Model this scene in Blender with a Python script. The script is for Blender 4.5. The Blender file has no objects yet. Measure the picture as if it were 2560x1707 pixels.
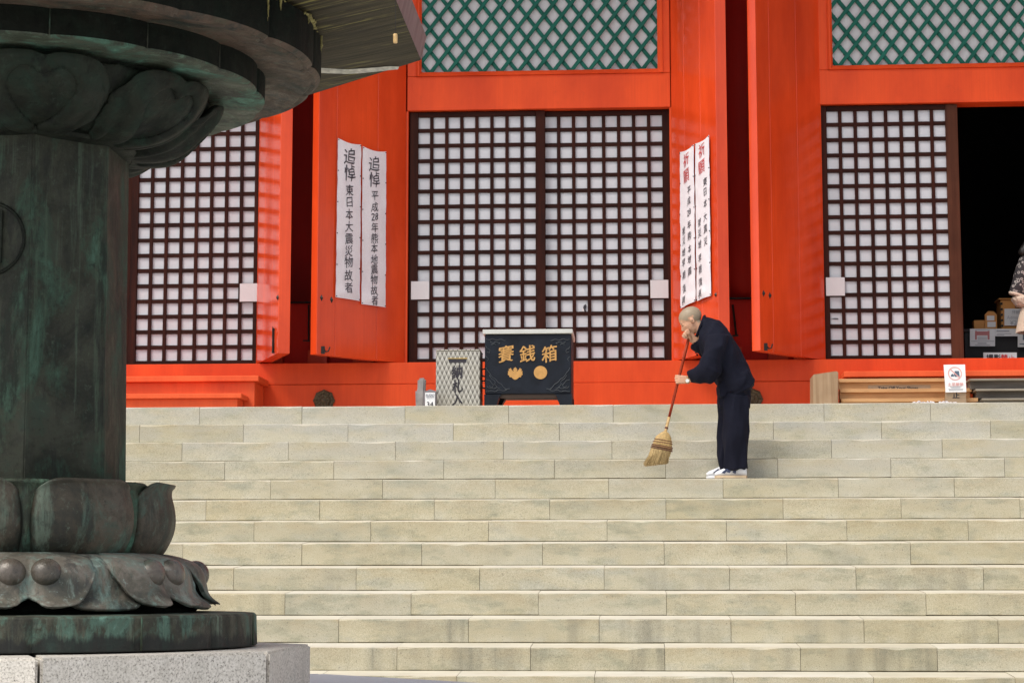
import bpy, bmesh, math, random
from mathutils import Vector, Matrix, Euler, noise
random.seed(7)
R = math.radians
sc = bpy.context.scene
col = sc.collection

# ------------------------------------------------------------------ camera, world, sun, exposure
CAM = Vector((0.0, -17.4587, -1.5563))
YAW, PIT, ROLL, FPX = -0.063426, 0.120854, -0.000435, 4981.3
fw = Vector((math.sin(YAW)*math.cos(PIT), math.cos(YAW)*math.cos(PIT), math.sin(PIT)))
rt0 = Vector((math.cos(YAW), -math.sin(YAW), 0)); up0 = rt0.cross(fw)
rt = rt0*math.cos(ROLL) + up0*math.sin(ROLL); up = up0*math.cos(ROLL) - rt0*math.sin(ROLL)
cd = bpy.data.cameras.new('camera'); cam = bpy.data.objects.new('camera', cd); col.objects.link(cam)
cam.matrix_world = Matrix((( rt.x, up.x, -fw.x, CAM.x), (rt.y, up.y, -fw.y, CAM.y), (rt.z, up.z, -fw.z, CAM.z), (0, 0, 0, 1)))
cd.sensor_width = 36; cd.sensor_fit = 'HORIZONTAL'; cd.lens = FPX/2560*36; cd.clip_end = 1000; cd.clip_start = .1
sc.camera = cam
SUN_EL, SUN_AZ = R(56), R(225)      # azimuth clockwise from +Y: light comes from the left and the front
w = bpy.data.worlds.new('World'); sc.world = w; w.use_nodes = True
nt = w.node_tree; nt.nodes.clear()
o_ = nt.nodes.new('ShaderNodeOutputWorld'); b_ = nt.nodes.new('ShaderNodeBackground'); s_ = nt.nodes.new('ShaderNodeTexSky')
s_.sky_type = 'NISHITA'; s_.sun_disc = False; s_.sun_elevation = SUN_EL; s_.sun_rotation = SUN_AZ
s_.air_density = 1.0; s_.dust_density = 5.0; s_.ozone_density = 0.6; s_.altitude = 800
hs = nt.nodes.new('ShaderNodeHueSaturation'); hs.inputs['Saturation'].default_value = .32
b_.inputs['Strength'].default_value = 0.14
nt.links.new(s_.outputs[0], hs.inputs['Color']); nt.links.new(hs.outputs[0], b_.inputs[0]); nt.links.new(b_.outputs[0], o_.inputs[0])
sl = bpy.data.lights.new('sun', 'SUN'); sl.energy = 1.42; sl.angle = R(24); sl.color = (1, .94, .84)
so = bpy.data.objects.new('sun', sl); col.objects.link(so)
sd = Vector((math.sin(SUN_AZ)*math.cos(SUN_EL), math.cos(SUN_AZ)*math.cos(SUN_EL), math.sin(SUN_EL)))
so.rotation_euler = sd.to_track_quat('Z', 'Y').to_euler()
vs = sc.view_settings; sc.display_settings.display_device = 'sRGB'
vs.view_transform = 'Standard'; vs.look = 'None'; vs.gamma = 1; vs.use_curve_mapping = False
vs.exposure = 0.55

# ------------------------------------------------------------------ measuring helpers
K = 1.08844
def ray(x, y):
    return fw + rt*((x*K-1280)/FPX) - up*((y*K-853.5)/FPX)
def at(x, y, Y):
    d = ray(x, y); return CAM + d*((Y-CAM.y)/d.y)
def atplane(x, y, p, n):
    d = ray(x, y); return CAM + d*((p-CAM).dot(n)/d.dot(n))

# ------------------------------------------------------------------ object helpers
def tag(o, label=None, cat=None, group=None, kind=None):
    if label: o['label'] = label
    if cat: o['category'] = cat
    if group: o['group'] = group
    if kind: o['kind'] = kind
    return o
def empty(name, loc=(0, 0, 0), label=None, cat=None, group=None, kind=None):
    o = bpy.data.objects.new(name, None); col.objects.link(o); o.location = loc
    o.empty_display_size = .1
    return tag(o, label, cat, group, kind)
def link(name, me, m=None, parent=None, smooth=False):
    o = bpy.data.objects.new(name, me); col.objects.link(o)
    if m is not None and not me.materials: me.materials.append(m)
    if smooth:
        for p in me.polygons: p.use_smooth = True
    if parent is not None:
        o.parent = parent
        o.matrix_parent_inverse = Matrix.Translation(-WL(parent))
    return o
def WL(o):
    v = Vector(o.location)
    if o.parent is not None: v = v + WL(o.parent) + o.matrix_parent_inverse.translation
    return v
def fin(name, bm, m, parent=None, smooth=False):
    me = bpy.data.meshes.new(name); bmesh.ops.recalc_face_normals(bm, faces=bm.faces); bm.to_mesh(me); bm.free()
    return link(name, me, m, parent, smooth)
def bx(bm, a, b, bev=0, M=None):
    a = Vector(a); b = Vector(b); c = (a+b)/2; s = b-a
    T = Matrix.Translation(c) @ Matrix.Diagonal((abs(s.x), abs(s.y), abs(s.z), 1))
    if M is not None: T = M @ T
    r = bmesh.ops.create_cube(bm, size=1, matrix=T)
    if bev:
        es = list({e for v in r['verts'] for e in v.link_edges})
        bmesh.ops.bevel(bm, geom=es, offset=bev, segments=1, affect='EDGES')
def box(name, a, b, m, parent=None, bev=0):
    bm = bmesh.new(); bx(bm, a, b, bev); return fin(name, bm, m, parent)
def prism(bm, pts, d):   # planar polygon of 3-D points extruded along vector d
    v = [bm.verts.new(p) for p in pts]; f = bm.faces.new(v)
    r = bmesh.ops.extrude_face_region(bm, geom=[f])
    bmesh.ops.translate(bm, verts=[e for e in r['geom'] if isinstance(e, bmesh.types.BMVert)], vec=d)
def tube(bm, pts, rad, n=8, cap=True):
    pts = [Vector(p) for p in pts]; rings = []
    ref = Vector((0.13, 0.27, 0.95)).normalized()
    for i, p in enumerate(pts):
        t = (pts[min(i+1, len(pts)-1)] - pts[max(i-1, 0)]).normalized()
        a = t.cross(ref)
        if a.length < .05: a = t.cross(Vector((1, 0, 0)))
        a.normalize(); b = t.cross(a).normalized()
        r = rad[i] if isinstance(rad, (list, tuple)) else rad
        rings.append([bm.verts.new(p + (a*math.cos(2*math.pi*k/n) + b*math.sin(2*math.pi*k/n))*r) for k in range(n)])
    for i in range(len(rings)-1):
        for k in range(n):
            bm.faces.new((rings[i][k], rings[i][(k+1) % n], rings[i+1][(k+1) % n], rings[i+1][k]))
    if cap: bm.faces.new(rings[0][::-1]); bm.faces.new(rings[-1])
def lathe(bm, prof, n=64, c=(0, 0, 0), rf=None, cap=True):
    rings = []
    for r, z in prof:
        ring = []
        for k in range(n):
            a = 2*math.pi*k/n; rr = r*(rf(a) if rf else 1)
            ring.append(bm.verts.new((c[0]+rr*math.sin(a), c[1]-rr*math.cos(a), c[2]+z)))
        rings.append(ring)
    for i in range(len(rings)-1):
        for k in range(n):
            bm.faces.new((rings[i][k], rings[i][(k+1) % n], rings[i+1][(k+1) % n], rings[i+1][k]))
    if cap: bm.faces.new(rings[0][::-1]); bm.faces.new(rings[-1])
def ell(bm, c, r, rot=None, seg=20):
    M = Matrix.Translation(Vector(c))
    if rot is not None: M = M @ rot
    M = M @ Matrix.Diagonal((r[0], r[1], r[2], 1))
    bmesh.ops.create_uvsphere(bm, u_segments=seg, v_segments=max(6, seg*2//3), radius=1, matrix=M)
def cap_(bm, p0, p1, r0, r1):
    p0 = Vector(p0); p1 = Vector(p1); d = p1-p0; pts = []; rs = []
    n = 5; u = d.normalized()
    for k in range(n): a = math.pi/2*k/n; pts.append(p0 - u*r0*math.cos(a)); rs.append(max(1e-4, r0*math.sin(a)))
    for k in range(4): t = k/3; pts.append(p0+d*t); rs.append(r0+(r1-r0)*t)
    for k in range(1, n+1): a = math.pi/2*(1-k/n); pts.append(p1 + u*r1*math.cos(a)); rs.append(max(1e-4, r1*math.sin(a)))
    tube(bm, pts, rs, 14)
def loft(bm, st, n=24, pw=2.0):
    # stations: (L, Rr, depth, y) : two silhouette points in d pixels on plane y, half depth along Y
    rings = []
    for (L, Q, dep, y) in st:
        a = at(L[0], L[1], y); b = at(Q[0], Q[1], y); c = (a+b)/2; u = (b-a)/2
        ring = []
        for k in range(n):
            th = 2*math.pi*k/n; cc, ss = math.cos(th), math.sin(th)
            cc = math.copysign(abs(cc)**(2/pw), cc); ss = math.copysign(abs(ss)**(2/pw), ss)
            ring.append(bm.verts.new(c + u*cc + Vector((0, dep*ss, 0))))
        rings.append(ring)
    for i in range(len(rings)-1):
        for k in range(n):
            bm.faces.new((rings[i][k], rings[i][(k+1) % n], rings[i+1][(k+1) % n], rings[i+1][k]))
    bm.faces.new(rings[0][::-1]); bm.faces.new(rings[-1])
def remesh(bm, vox, smooth=3, fold=None):
    bmesh.ops.recalc_face_normals(bm, faces=bm.faces)
    me = bpy.data.meshes.new('tmp'); bm.to_mesh(me); bm.free()
    o = bpy.data.objects.new('tmp', me); col.objects.link(o)
    m = o.modifiers.new('r', 'REMESH'); m.mode = 'VOXEL'; m.voxel_size = vox; m.use_smooth_shade = True
    if smooth:
        s = o.modifiers.new('s', 'SMOOTH'); s.iterations = smooth; s.factor = .5
    dg = bpy.context.evaluated_depsgraph_get(); dg.update()
    out = bpy.data.meshes.new_from_object(o.evaluated_get(dg)); bpy.data.objects.remove(o); bpy.data.meshes.remove(me)
    out.materials.clear()
    if fold:
        nrm = [v.normal.copy() for v in out.vertices]
        for v, nn in zip(out.vertices, nrm): v.co = v.co + nn*fold(v.co)
    for p in out.polygons: p.use_smooth = True
    return out
_tc = {}
def glyphs(s, size=1.0, bold=0.0, res=3):
    key = (s, size, bold)
    if key in _tc: return _tc[key]
    c = bpy.data.curves.new('t', 'FONT'); c.body = s; c.size = size; c.align_x = 'CENTER'; c.align_y = 'CENTER'
    c.offset = bold; c.resolution_u = res
    o = bpy.data.objects.new('t', c); col.objects.link(o)
    dg = bpy.context.evaluated_depsgraph_get(); dg.update()
    me = bpy.data.meshes.new_from_object(o.evaluated_get(dg)); bpy.data.objects.remove(o); bpy.data.curves.remove(c)
    vs_ = [v.co.copy() for v in me.vertices]; fs = [tuple(p.vertices) for p in me.polygons]; bpy.data.meshes.remove(me)
    if vs_:   # centre on the inked box
        x0 = min(v.x for v in vs_); x1 = max(v.x for v in vs_); y0 = min(v.y for v in vs_); y1 = max(v.y for v in vs_)
        vs_ = [Vector((v.x-(x0+x1)/2, v.y-(y0+y1)/2, 0)) for v in vs_]
    _tc[key] = (vs_, fs); return _tc[key]
def letters(name, items, fmap, m, parent, bold=0.0, brush=0.0, lofs=Vector((0, -.00012, 0))):
    # items: (text, cx, cy, size) in surface coordinates; fmap maps (x, y) to a point
    V = []; F = []
    lay = [(0, 0)] if bold <= 0 else [(0, 0), (bold, 0), (-bold, 0), (0, bold), (0, -bold), (bold*.7, bold*.7), (-bold*.7, -bold*.7)]
    for (s, cx, cy, sz) in items:
        vs_, fs = glyphs(s, 1.0)
        sd = sum(map(ord, s))*.37
        for li, (ox, oy) in enumerate(lay):
            n0 = len(V)
            for v in vs_:
                X, Y_ = v.x, v.y
                if brush:
                    wx = noise.noise(Vector((X*2.2+sd, Y_*2.2, 1.7)))*brush; wy = noise.noise(Vector((X*2.2, Y_*2.2+sd, 7.1)))*brush
                    X, Y_ = (X+wx)*.92, Y_+wy+.16*X
                V.append(fmap(cx+(X+ox)*sz, cy+(Y_+oy)*sz) + lofs*li)
            F += [tuple(i+n0 for i in f) for f in fs]
    me = bpy.data.meshes.new(name); me.from_pydata([tuple(v) for v in V], [], F); me.update()
    return link(name, me, m, parent)

# ------------------------------------------------------------------ materials
class N:
    def __init__(s, name):
        s.m = bpy.data.materials.new(name); s.m.use_nodes = True; s.t = s.m.node_tree
        s.p = s.t.nodes['Principled BSDF']; s.tc = s.t.nodes.new('ShaderNodeTexCoord')
    def n(s, typ, **kw):
        x = s.t.nodes.new(typ)
        for k, v in kw.items(): setattr(x, k, v)
        return x
    def l(s, a, b): s.t.links.new(a, b)
    def coord(s, scale=(1, 1, 1), rot=(0, 0, 0), src='Object', rnd=0):
        mp = s.n('ShaderNodeMapping'); mp.inputs['Scale'].default_value = scale; mp.inputs['Rotation'].default_value = rot
        if src == 'World': g = s.n('ShaderNodeNewGeometry'); s.l(g.outputs['Position'], mp.inputs['Vector'])
        else: s.l(s.tc.outputs[src], mp.inputs['Vector'])
        if rnd:
            oi = s.n('ShaderNodeObjectInfo'); vm = s.n('ShaderNodeVectorMath', operation='SCALE'); vm.inputs['Scale'].default_value = rnd
            cb = s.n('ShaderNodeCombineXYZ')
            for i in range(3): s.l(oi.outputs['Random'], cb.inputs[i])
            s.l(cb.outputs[0], vm.inputs[0]); s.l(vm.outputs[0], mp.inputs['Location'])
        return mp.outputs[0]
    def coordr(s, scale, ang):
        g = s.n('ShaderNodeNewGeometry'); m1 = s.n('ShaderNodeMapping'); m1.inputs['Rotation'].default_value = (0, 0, ang); s.l(g.outputs['Position'], m1.inputs['Vector'])
        m2 = s.n('ShaderNodeMapping'); m2.inputs['Scale'].default_value = scale; s.l(m1.outputs[0], m2.inputs['Vector']); return m2.outputs[0]
    def noise(s, vec, sc_=5, det=4, rough=.55, dist=0):
        x = s.n('ShaderNodeTexNoise'); x.inputs['Scale'].default_value = sc_; x.inputs['Detail'].default_value = det
        x.inputs['Roughness'].default_value = rough; x.inputs['Distortion'].default_value = dist; s.l(vec, x.inputs['Vector']); return x.outputs['Fac']
    def ramp(s, fac, stops):
        x = s.n('ShaderNodeValToRGB'); e = x.color_ramp.elements
        while len(e) < len(stops): e.new(.5)
        for el, (p, c) in zip(e, stops): el.position = p; el.color = (*c, 1) if len(c) == 3 else c
        s.l(fac, x.inputs[0]); return x.outputs[0]
    def g(s, fac, a, b, lo=0, hi=1):
        x = s.n('ShaderNodeMapRange'); x.inputs[1].default_value = a; x.inputs[2].default_value = b
        x.inputs[3].default_value = lo; x.inputs[4].default_value = hi; s.l(fac, x.inputs[0]); return x.outputs[0]
    def mix(s, fac, a, b, mode='MIX'):
        x = s.n('ShaderNodeMix', data_type='RGBA', blend_type=mode)
        for inp, v in ((x.inputs[0], fac), (x.inputs[6], a), (x.inputs[7], b)):
            if hasattr(v, 'is_output') or isinstance(v, bpy.types.NodeSocket): s.l(v, inp)
            elif isinstance(v, (int, float)): inp.default_value = v
            else: inp.default_value = (*v, 1)
        return x.outputs[2]
    def bump(s, h, st=.2, dist=.01):
        x = s.n('ShaderNodeBump'); x.inputs['Strength'].default_value = st; x.inputs['Distance'].default_value = dist
        s.l(h, x.inputs['Height'])
        if s.p.inputs['Normal'].links: s.l(s.p.inputs['Normal'].links[0].from_socket, x.inputs['Normal'])
        s.l(x.outputs[0], s.p.inputs['Normal']); return x
    def out(s, colr, rough=.6, metal=0, spec=None, sp2=None):
        if sp2 is not None: spec = sp2
        if isinstance(colr, bpy.types.NodeSocket): s.l(colr, s.p.inputs['Base Color'])
        else: s.p.inputs['Base Color'].default_value = (*colr, 1)
        if isinstance(rough, bpy.types.NodeSocket): s.l(rough, s.p.inputs['Roughness'])
        else: s.p.inputs['Roughness'].default_value = rough
        s.p.inputs['Metallic'].default_value = metal
        if spec is not None: s.p.inputs['Specular IOR Level'].default_value = spec
        return s.m

def mat_flat(name, c, rough=.6, metal=0, vary=.12, sc_=6, spec=None):
    x = N(name); v = x.noise(x.coord(), sc_, 3)
    k = x.g(v, .3, .7, 1-vary, 1+vary); cc = x.n('ShaderNodeVectorMath', operation='SCALE'); cc.inputs[0].default_value = c
    x.l(k, cc.inputs['Scale']); return x.out(cc.outputs[0], rough, metal, spec)

def mat_step():
    x = N('step_granite'); w_ = x.coord(rnd=9.0)
    big = x.noise(x.coord((1, 1, 2.4), rnd=7), 1.6, 5, .62)
    base = x.ramp(big, [(.30, (.37, .355, .255)), (.42, (.53, .465, .30)), (.56, (.60, .54, .37)), (.70, (.46, .45, .365))])
    oi = x.n('ShaderNodeObjectInfo')
    base = x.mix(x.g(oi.outputs['Random'], 0, 1, 0, .45), base, (.53, .51, .42))
    # yellow-ochre weathering running down from the top edge
    sep = x.n('ShaderNodeSeparateXYZ'); x.l(x.tc.outputs['Object'], sep.inputs[0])
    edge = x.g(sep.outputs[2], -.11, 0, 0, 1)
    och = x.noise(x.coord((2.2, 1, 5), rnd=5), 2.1, 5, .6)
    mm = x.n('ShaderNodeMath', operation='MULTIPLY'); x.l(edge, mm.inputs[0]); x.l(x.g(och, .40, .62, 0, .75), mm.inputs[1])
    base = x.mix(mm.outputs[0], base, (.46, .355, .19))
    # greenish algae blotches
    alg = x.noise(x.coord((1.3, 1, 3.5), rnd=11), 2.6, 6, .66)
    base = x.mix(x.g(alg, .50, .68, 0, .80), base, (.28, .29, .20))
    geo0 = x.n('ShaderNodeNewGeometry'); sz0 = x.n('ShaderNodeSeparateXYZ'); x.l(geo0.outputs['Position'], sz0.inputs[0])
    gm = x.n('ShaderNodeMath', operation='MULTIPLY'); x.l(x.g(sz0.outputs[2], -1.0, -.3, 0, 1), gm.inputs[0]); x.l(x.g(x.noise(x.coord((1, 1, 3), rnd=6), 2.4, 5), .35, .6, .1, .75), gm.inputs[1])
    base = x.mix(gm.outputs[0], base, (.50, .49, .45))
    wl = x.n('ShaderNodeMath', operation='MULTIPLY'); x.l(x.g(sep.outputs[2], -.09, -.15, 0, 1), wl.inputs[0]); x.l(x.g(x.noise(x.coord((3, 1, 2), rnd=8), 2.0, 5), .42, .6, 0, .55), wl.inputs[1])
    base = x.mix(wl.outputs[0], base, (.64, .62, .53))
    # vertical water streaks, stronger low down in the flight
    geo = x.n('ShaderNodeNewGeometry'); sz = x.n('ShaderNodeSeparateXYZ'); x.l(geo.outputs['Position'], sz.inputs[0])
    low = x.g(sz.outputs[2], -1.1, -1.9, 0, 1)
    st = x.noise(x.coord((5, 1, .3), rnd=13), 1.0, 4, .6); st2 = x.noise(x.coord((1.2, 1, .3), rnd=3), 1.3, 2)
    a = x.n('ShaderNodeMath', operation='MULTIPLY'); x.l(x.g(st, .42, .62, 0, 1), a.inputs[0]); x.l(x.g(st2, .42, .60, 0, .85), a.inputs[1])
    b = x.n('ShaderNodeMath', operation='MULTIPLY'); x.l(a.outputs[0], b.inputs[0]); x.l(low, b.inputs[1])
    base = x.mix(b.outputs[0], base, (.19, .18, .13))
    # granite speckle
    sp = x.noise(w_, 210, 2, .7); base = x.mix(x.g(sp, .3, .7, 0, 1), x.mix(.42, base, (.12, .115, .10)), x.mix(.25, base, (.76, .74, .66)), 'MIX')
    sp2 = x.noise(w_, 95, 1); base = x.mix(x.g(sp2, .66, .74, 0, .5), base, (.13, .125, .11))
    nz = x.n('ShaderNodeSeparateXYZ'); x.l(geo.outputs['Normal'], nz.inputs[0])       # upward faces are mixed towards a paler tread colour
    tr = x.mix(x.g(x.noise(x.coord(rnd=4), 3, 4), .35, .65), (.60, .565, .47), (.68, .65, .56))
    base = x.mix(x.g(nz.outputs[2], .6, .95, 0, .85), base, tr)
    wn = x.n('ShaderNodeTexWhiteNoise', noise_dimensions='1D'); x.l(oi.outputs['Random'], wn.inputs['W'])
    base = x.mix(x.g(wn.outputs['Value'], 0, 1, 0, .6), base, x.mix(1.0, base, (.97, .94, .85), 'MULTIPLY'))
    base = x.mix(x.g(wn.outputs['Value'], .75, 1, 0, .35), base, x.mix(1.0, base, (.80, .80, .76), 'MULTIPLY'))
    x.bump(sp, .35, .002); x.bump(big, .3, .012)
    return x.out(base, .9, 0, .2)

def mat_granite():
    x = N('pedestal_granite'); w_ = x.coord(src='Object')
    sp = x.noise(w_, 130, 2, .75); big = x.noise(w_, 5, 5, .6)
    base = x.ramp(sp, [(.30, (.07, .06, .05)), (.40, (.48, .44, .385)), (.52, (.66, .615, .545)), (.7, (.78, .74, .68))])
    base = x.mix(x.g(big, .4, .7, 0, .4), base, (.52, .48, .40)); 
    base = x.mix(x.g(x.noise(x.coord((6, 6, .8)), 1.5, 4), .5, .75, 0, .35), base, (.30, .29, .25))
    x.bump(sp, .3, .002); return x.out(base, .7)

def mat_paving():
    x = N('plaza_stone'); w_ = x.coord(src='World')
    v = x.noise(w_, 60, 3); b2 = x.noise(w_, 1.7, 5)
    return x.out(x.mix(x.g(b2, .3, .7), x.mix(x.g(v, .3, .7), (.54, .54, .56), (.62, .62, .64)), x.mix(x.g(v, .3, .7), (.58, .58, .585), (.66, .655, .65))), .85)

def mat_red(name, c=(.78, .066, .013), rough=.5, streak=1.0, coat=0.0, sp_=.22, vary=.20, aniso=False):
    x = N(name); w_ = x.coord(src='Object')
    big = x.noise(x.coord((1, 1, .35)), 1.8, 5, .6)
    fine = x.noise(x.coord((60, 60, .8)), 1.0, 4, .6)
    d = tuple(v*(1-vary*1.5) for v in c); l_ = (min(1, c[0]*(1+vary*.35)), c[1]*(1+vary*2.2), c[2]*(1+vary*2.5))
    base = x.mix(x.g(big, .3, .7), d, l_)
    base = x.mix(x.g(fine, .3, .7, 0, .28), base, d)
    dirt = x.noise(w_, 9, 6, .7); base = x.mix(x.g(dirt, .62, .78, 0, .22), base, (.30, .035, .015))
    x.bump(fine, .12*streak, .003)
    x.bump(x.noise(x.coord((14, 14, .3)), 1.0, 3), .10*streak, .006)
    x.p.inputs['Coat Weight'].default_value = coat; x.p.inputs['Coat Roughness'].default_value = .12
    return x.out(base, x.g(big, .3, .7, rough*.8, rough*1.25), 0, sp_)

def mat_bronze(name, greens=1.0, brown=1.0, dark=1.0, rough=.42, damp=None, sp_=.4, ti=(.82, 1.02, .86)):
    x = N(name); w_ = x.coord(src='World')
    n1 = x.noise(w_, 4.2, 8, .7, .6); n2 = x.noise(x.coord((1, 1, .5), src='World'), 6.0, 8, .72, .5); n3 = x.noise(w_, 34, 6, .75)
    D = lambda a, b, c: (a*dark*ti[0], b*dark*ti[1], c*dark*ti[2])
    base = x.ramp(n1, [(.34, D(.010, .011, .008)), (.46, D(.023*brown, .023, .016)), (.56, D(.040*brown, .039, .029)), (.70, D(.026, .042, .032))])
    base = x.mix(x.g(n2, .50, .60, 0, .8*greens), base, D(.040, .070, .056))
    base = x.mix(x.g(n2, .60, .70, 0, .8*greens), base, D(.085, .150, .125))
    st = x.noise(x.coord((11, 11, .5), src='World'), 1.3, 7, .75)
    base = x.mix(x.g(st, .55, .68, 0, .7*greens), base, D(.085, .115, .090))
    base = x.mix(x.g(n3, .58, .72, 0, .6), base, D(.085, .105, .085))
    base = x.mix(x.g(n3, .44, .30, 0, .7), base, D(.008, .008, .007))
    base = x.mix(x.g(x.noise(x.coord((4, 4, 1), src='World'), 2.2, 7, .75), .54, .62, 0, .75), base, D(.012, .012, .010))
    if damp:       # dark damp stain creeping up from the foot, and pale crust in it
        gz = x.n('ShaderNodeNewGeometry'); zz_ = x.n('ShaderNodeSeparateXYZ'); x.l(gz.outputs['Position'], zz_.inputs[0])
        ad = x.n('ShaderNodeMath', operation='MULTIPLY_ADD'); ad.inputs[1].default_value = -.16; x.l(x.noise(x.coord((7, 7, 1.2), src='World'), 1.6, 5, .7), ad.inputs[0]); x.l(zz_.outputs[2], ad.inputs[2])
        base = x.mix(x.g(ad.outputs[0], damp-.055, damp-.075, 0, .85), base, (.013, .014, .014))
    x.bump(n3, .5, .006); x.bump(x.noise(w_, 110, 3), .3, .0018)
    return x.out(base, x.g(n2, .35, .7, rough*.85, min(.95, rough*1.6)), .12, sp_)

def mat_wood(name, c1, c2, axis='Z', rough=.55, sc_=1.0, src='Object'):
    s = {'Z': (18, 18, .8), 'X': (.8, 18, 18)}[axis]; x = N(name)
    f = x.noise(x.coord(tuple(v*sc_ for v in s), src=src, rnd=3), 1.0, 5, .65, .6); g_ = x.noise(x.coord(rnd=3), 2.5, 4)
    base = x.mix(x.g(f, .3, .7), c1, c2); base = x.mix(x.g(g_, .4, .75, 0, .5), base, tuple(v*.55 for v in c1))
    x.bump(f, .2, .003); return x.out(base, rough, 0, .12)

def mat_paper(name, c=(.66, .66, .69), rough=.85):
    x = N(name); v = x.noise(x.coord((1, 1, 1)), 3, 4); f = x.noise(x.coord((60, 60, 60)), 2, 2)
    base = x.mix(x.g(v, .3, .7), c, tuple(min(1, q*1.06) for q in c)); base = x.mix(x.g(f, .4, .6, 0, .12), base, tuple(q*.8 for q in c))
    return x.out(base, rough)

def mat_cloth(name, c, c2, sc_=1.0, rough=.85):
    x = N(name); wv = x.noise(x.coord((1, 1, 1)), 400*sc_, 2); big = x.noise(x.coord(), 7, 4)
    base = x.mix(x.g(big, .3, .7), c, c2); base = x.mix(x.g(wv, .35, .65, 0, .35), base, tuple(min(1, v*1.7) for v in c2))
    x.bump(big, .25, .01); x.bump(wv, .2, .0008)
    x.p.inputs['Sheen Weight'].default_value = .0
    return x.out(base, rough, 0, .12)

M = dict(
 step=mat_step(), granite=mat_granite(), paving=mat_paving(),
 mortar=mat_flat('mortar', (.10, .078, .045), .9, 0, .3, 20),
 red=mat_red('vermilion_wall'), leaf=mat_red('vermilion_leaf', (.78, .060, .012), .14, 1.0, .0, sp_=.45),
 redstep=mat_red('vermilion_worn', (.86, .105, .030), .5, 2.0, .0),
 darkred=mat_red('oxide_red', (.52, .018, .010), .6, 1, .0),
 stub=mat_red('vermilion_block', (.50, .045, .016), .5, 1, .1),
 bronzering=mat_bronze('bronze_foot_ring', 1.6, 1.0, 2.0, .6, -1.748, .4, (.95, .97, .93)), bronzeblack=mat_bronze('bronze_near_black', .25, 1.0, .26, .8, None, .15),
 bronze=mat_bronze('bronze_shaft', 1.0, 1.0, .95, .6, None, .35, (.90, 1.0, .84)), bronze2=mat_bronze('bronze_lotus', .75, 1.25, 1.8, .5, None, .4, (.93, .97, .92)),
 bronze3=mat_bronze('bronze_ring', 1.3, 1.0, 1.7, .6), bronze4=mat_bronze('bronze_skirt_lit', .6, 1.12, 4.8, .5, None, .4, (.98, .98, 1.08)), bronzed=mat_bronze('bronze_bowl', .45, 1.0, .50, .7, None, .22),  # skirt bronze brightened: light on the upward-facing lower petals put into its colour
 bronzebrown=mat_bronze('bronze_underside', .15, 1.9, 1.5, .6), bead=mat_bronze('bronze_bead', .05, 1.2, 4.0, .20, None, .6, (.74, .74, .80)),
 shoji=mat_wood('shoji_wood', (.018, .0045, .003), (.050, .0115, .0055), 'Z', .6),
 shojih=mat_wood('shoji_wood_rail', (.015, .004, .003), (.042, .010, .005), 'X', .6),
 shojil=mat_wood('shoji_stile_light', (.055, .017, .009), (.105, .036, .018), 'Z', .5),
 paper=mat_paper('shoji_paper', (.545, .545, .575)), patch=mat_paper('paper_patch', (.60, .57, .58), .9), white=mat_paper('white_card', (.80, .80, .80), .6),
 panel=mat_paper('window_board', (.60, .58, .58), .9), green=mat_flat('green_lattice', (.010, .110, .078), .5, 0, .2, 5, .15),
 banner=mat_cloth('banner_cloth', (.72, .67, .71), (.78, .73, .76), .3, .8), ink=mat_flat('ink_black', (.025, .022, .03), .7),
 inkred=mat_flat('ink_red', (.55, .05, .05), .7), inkb=mat_flat('brush_ink', (.05, .042, .055), .7), pink=mat_flat('print_pink', (.72, .38, .36), .7), grey=mat_flat('print_grey', (.30, .31, .34), .7),
 boot=mat_flat('print_slate', (.09, .13, .18), .7), gold=mat_flat('gold_paint', (.56, .30, .09), .42, .25, .12, 30),
 lacquer=mat_flat('black_lacquer', (.010, .013, .020), .5, 0, .35, 9, .2), steel=mat_flat('box_rim_metal', (.60, .60, .56), .4, .3, .06),
 iron=mat_flat('black_iron', (.018, .014, .012), .5, .5), tan=mat_wood('tan_wood', (.50, .27, .12), (.66, .40, .20), 'X', .55),
 post=mat_wood('weathered_board', (.30, .19, .11), (.50, .36, .23), 'Z', .7, .8), greywood=mat_wood('grey_wood', (.115, .105, .095), (.22, .195, .17), 'X', .8),
 greyshelf=mat_wood('grey_shelf_wood', (.24, .21, .165), (.38, .34, .28), 'X', .8),
 kraft=mat_wood('donation_wood', (.46, .21, .06), (.56, .27, .09), 'X', .5),
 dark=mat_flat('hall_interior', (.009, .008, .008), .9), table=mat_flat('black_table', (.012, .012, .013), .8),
 navy=mat_cloth('navy_cloth', (.0058, .0062, .012), (.0088, .0095, .018)), skin=None, shoe=mat_flat('shoe_white', (.70, .71, .74), .5, 0, .08),
 shoedark=mat_flat('shoe_navy_panel', (.03, .04, .09), .5), gum=mat_flat('gum_sole', (.55, .42, .28), .6),
 redwood=mat_wood('broom_red_handle', (.20, .022, .010), (.33, .045, .016), 'Z', .3), bamboo=mat_flat('pale_bamboo', (.55, .36, .15), .5, 0, .25, 40),
 straw=None, strawtop=mat_flat('bound_straw', (.47, .31, .12), .65, 0, .25, 60), thread=mat_flat('binding_thread', (.13, .045, .03), .8),
 cream=mat_cloth('cream_cloth', (.64, .47, .36), (.72, .55, .44)), hair=mat_flat('black_hair', (.012, .010, .009), .5), watch=mat_flat('watch_metal', (.70, .62, .45), .3, .6),
 stonegrey=mat_flat('small_grey_stone', (.28, .26, .25), .85, 0, .25, 12), medal=mat_flat('aged_boss', (.085, .062, .032), .6, .2, .45, 40),
 rail=mat_wood('lantern_plate', (.085, .072, .045), (.13, .11, .07), 'X', .6),
)
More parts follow.
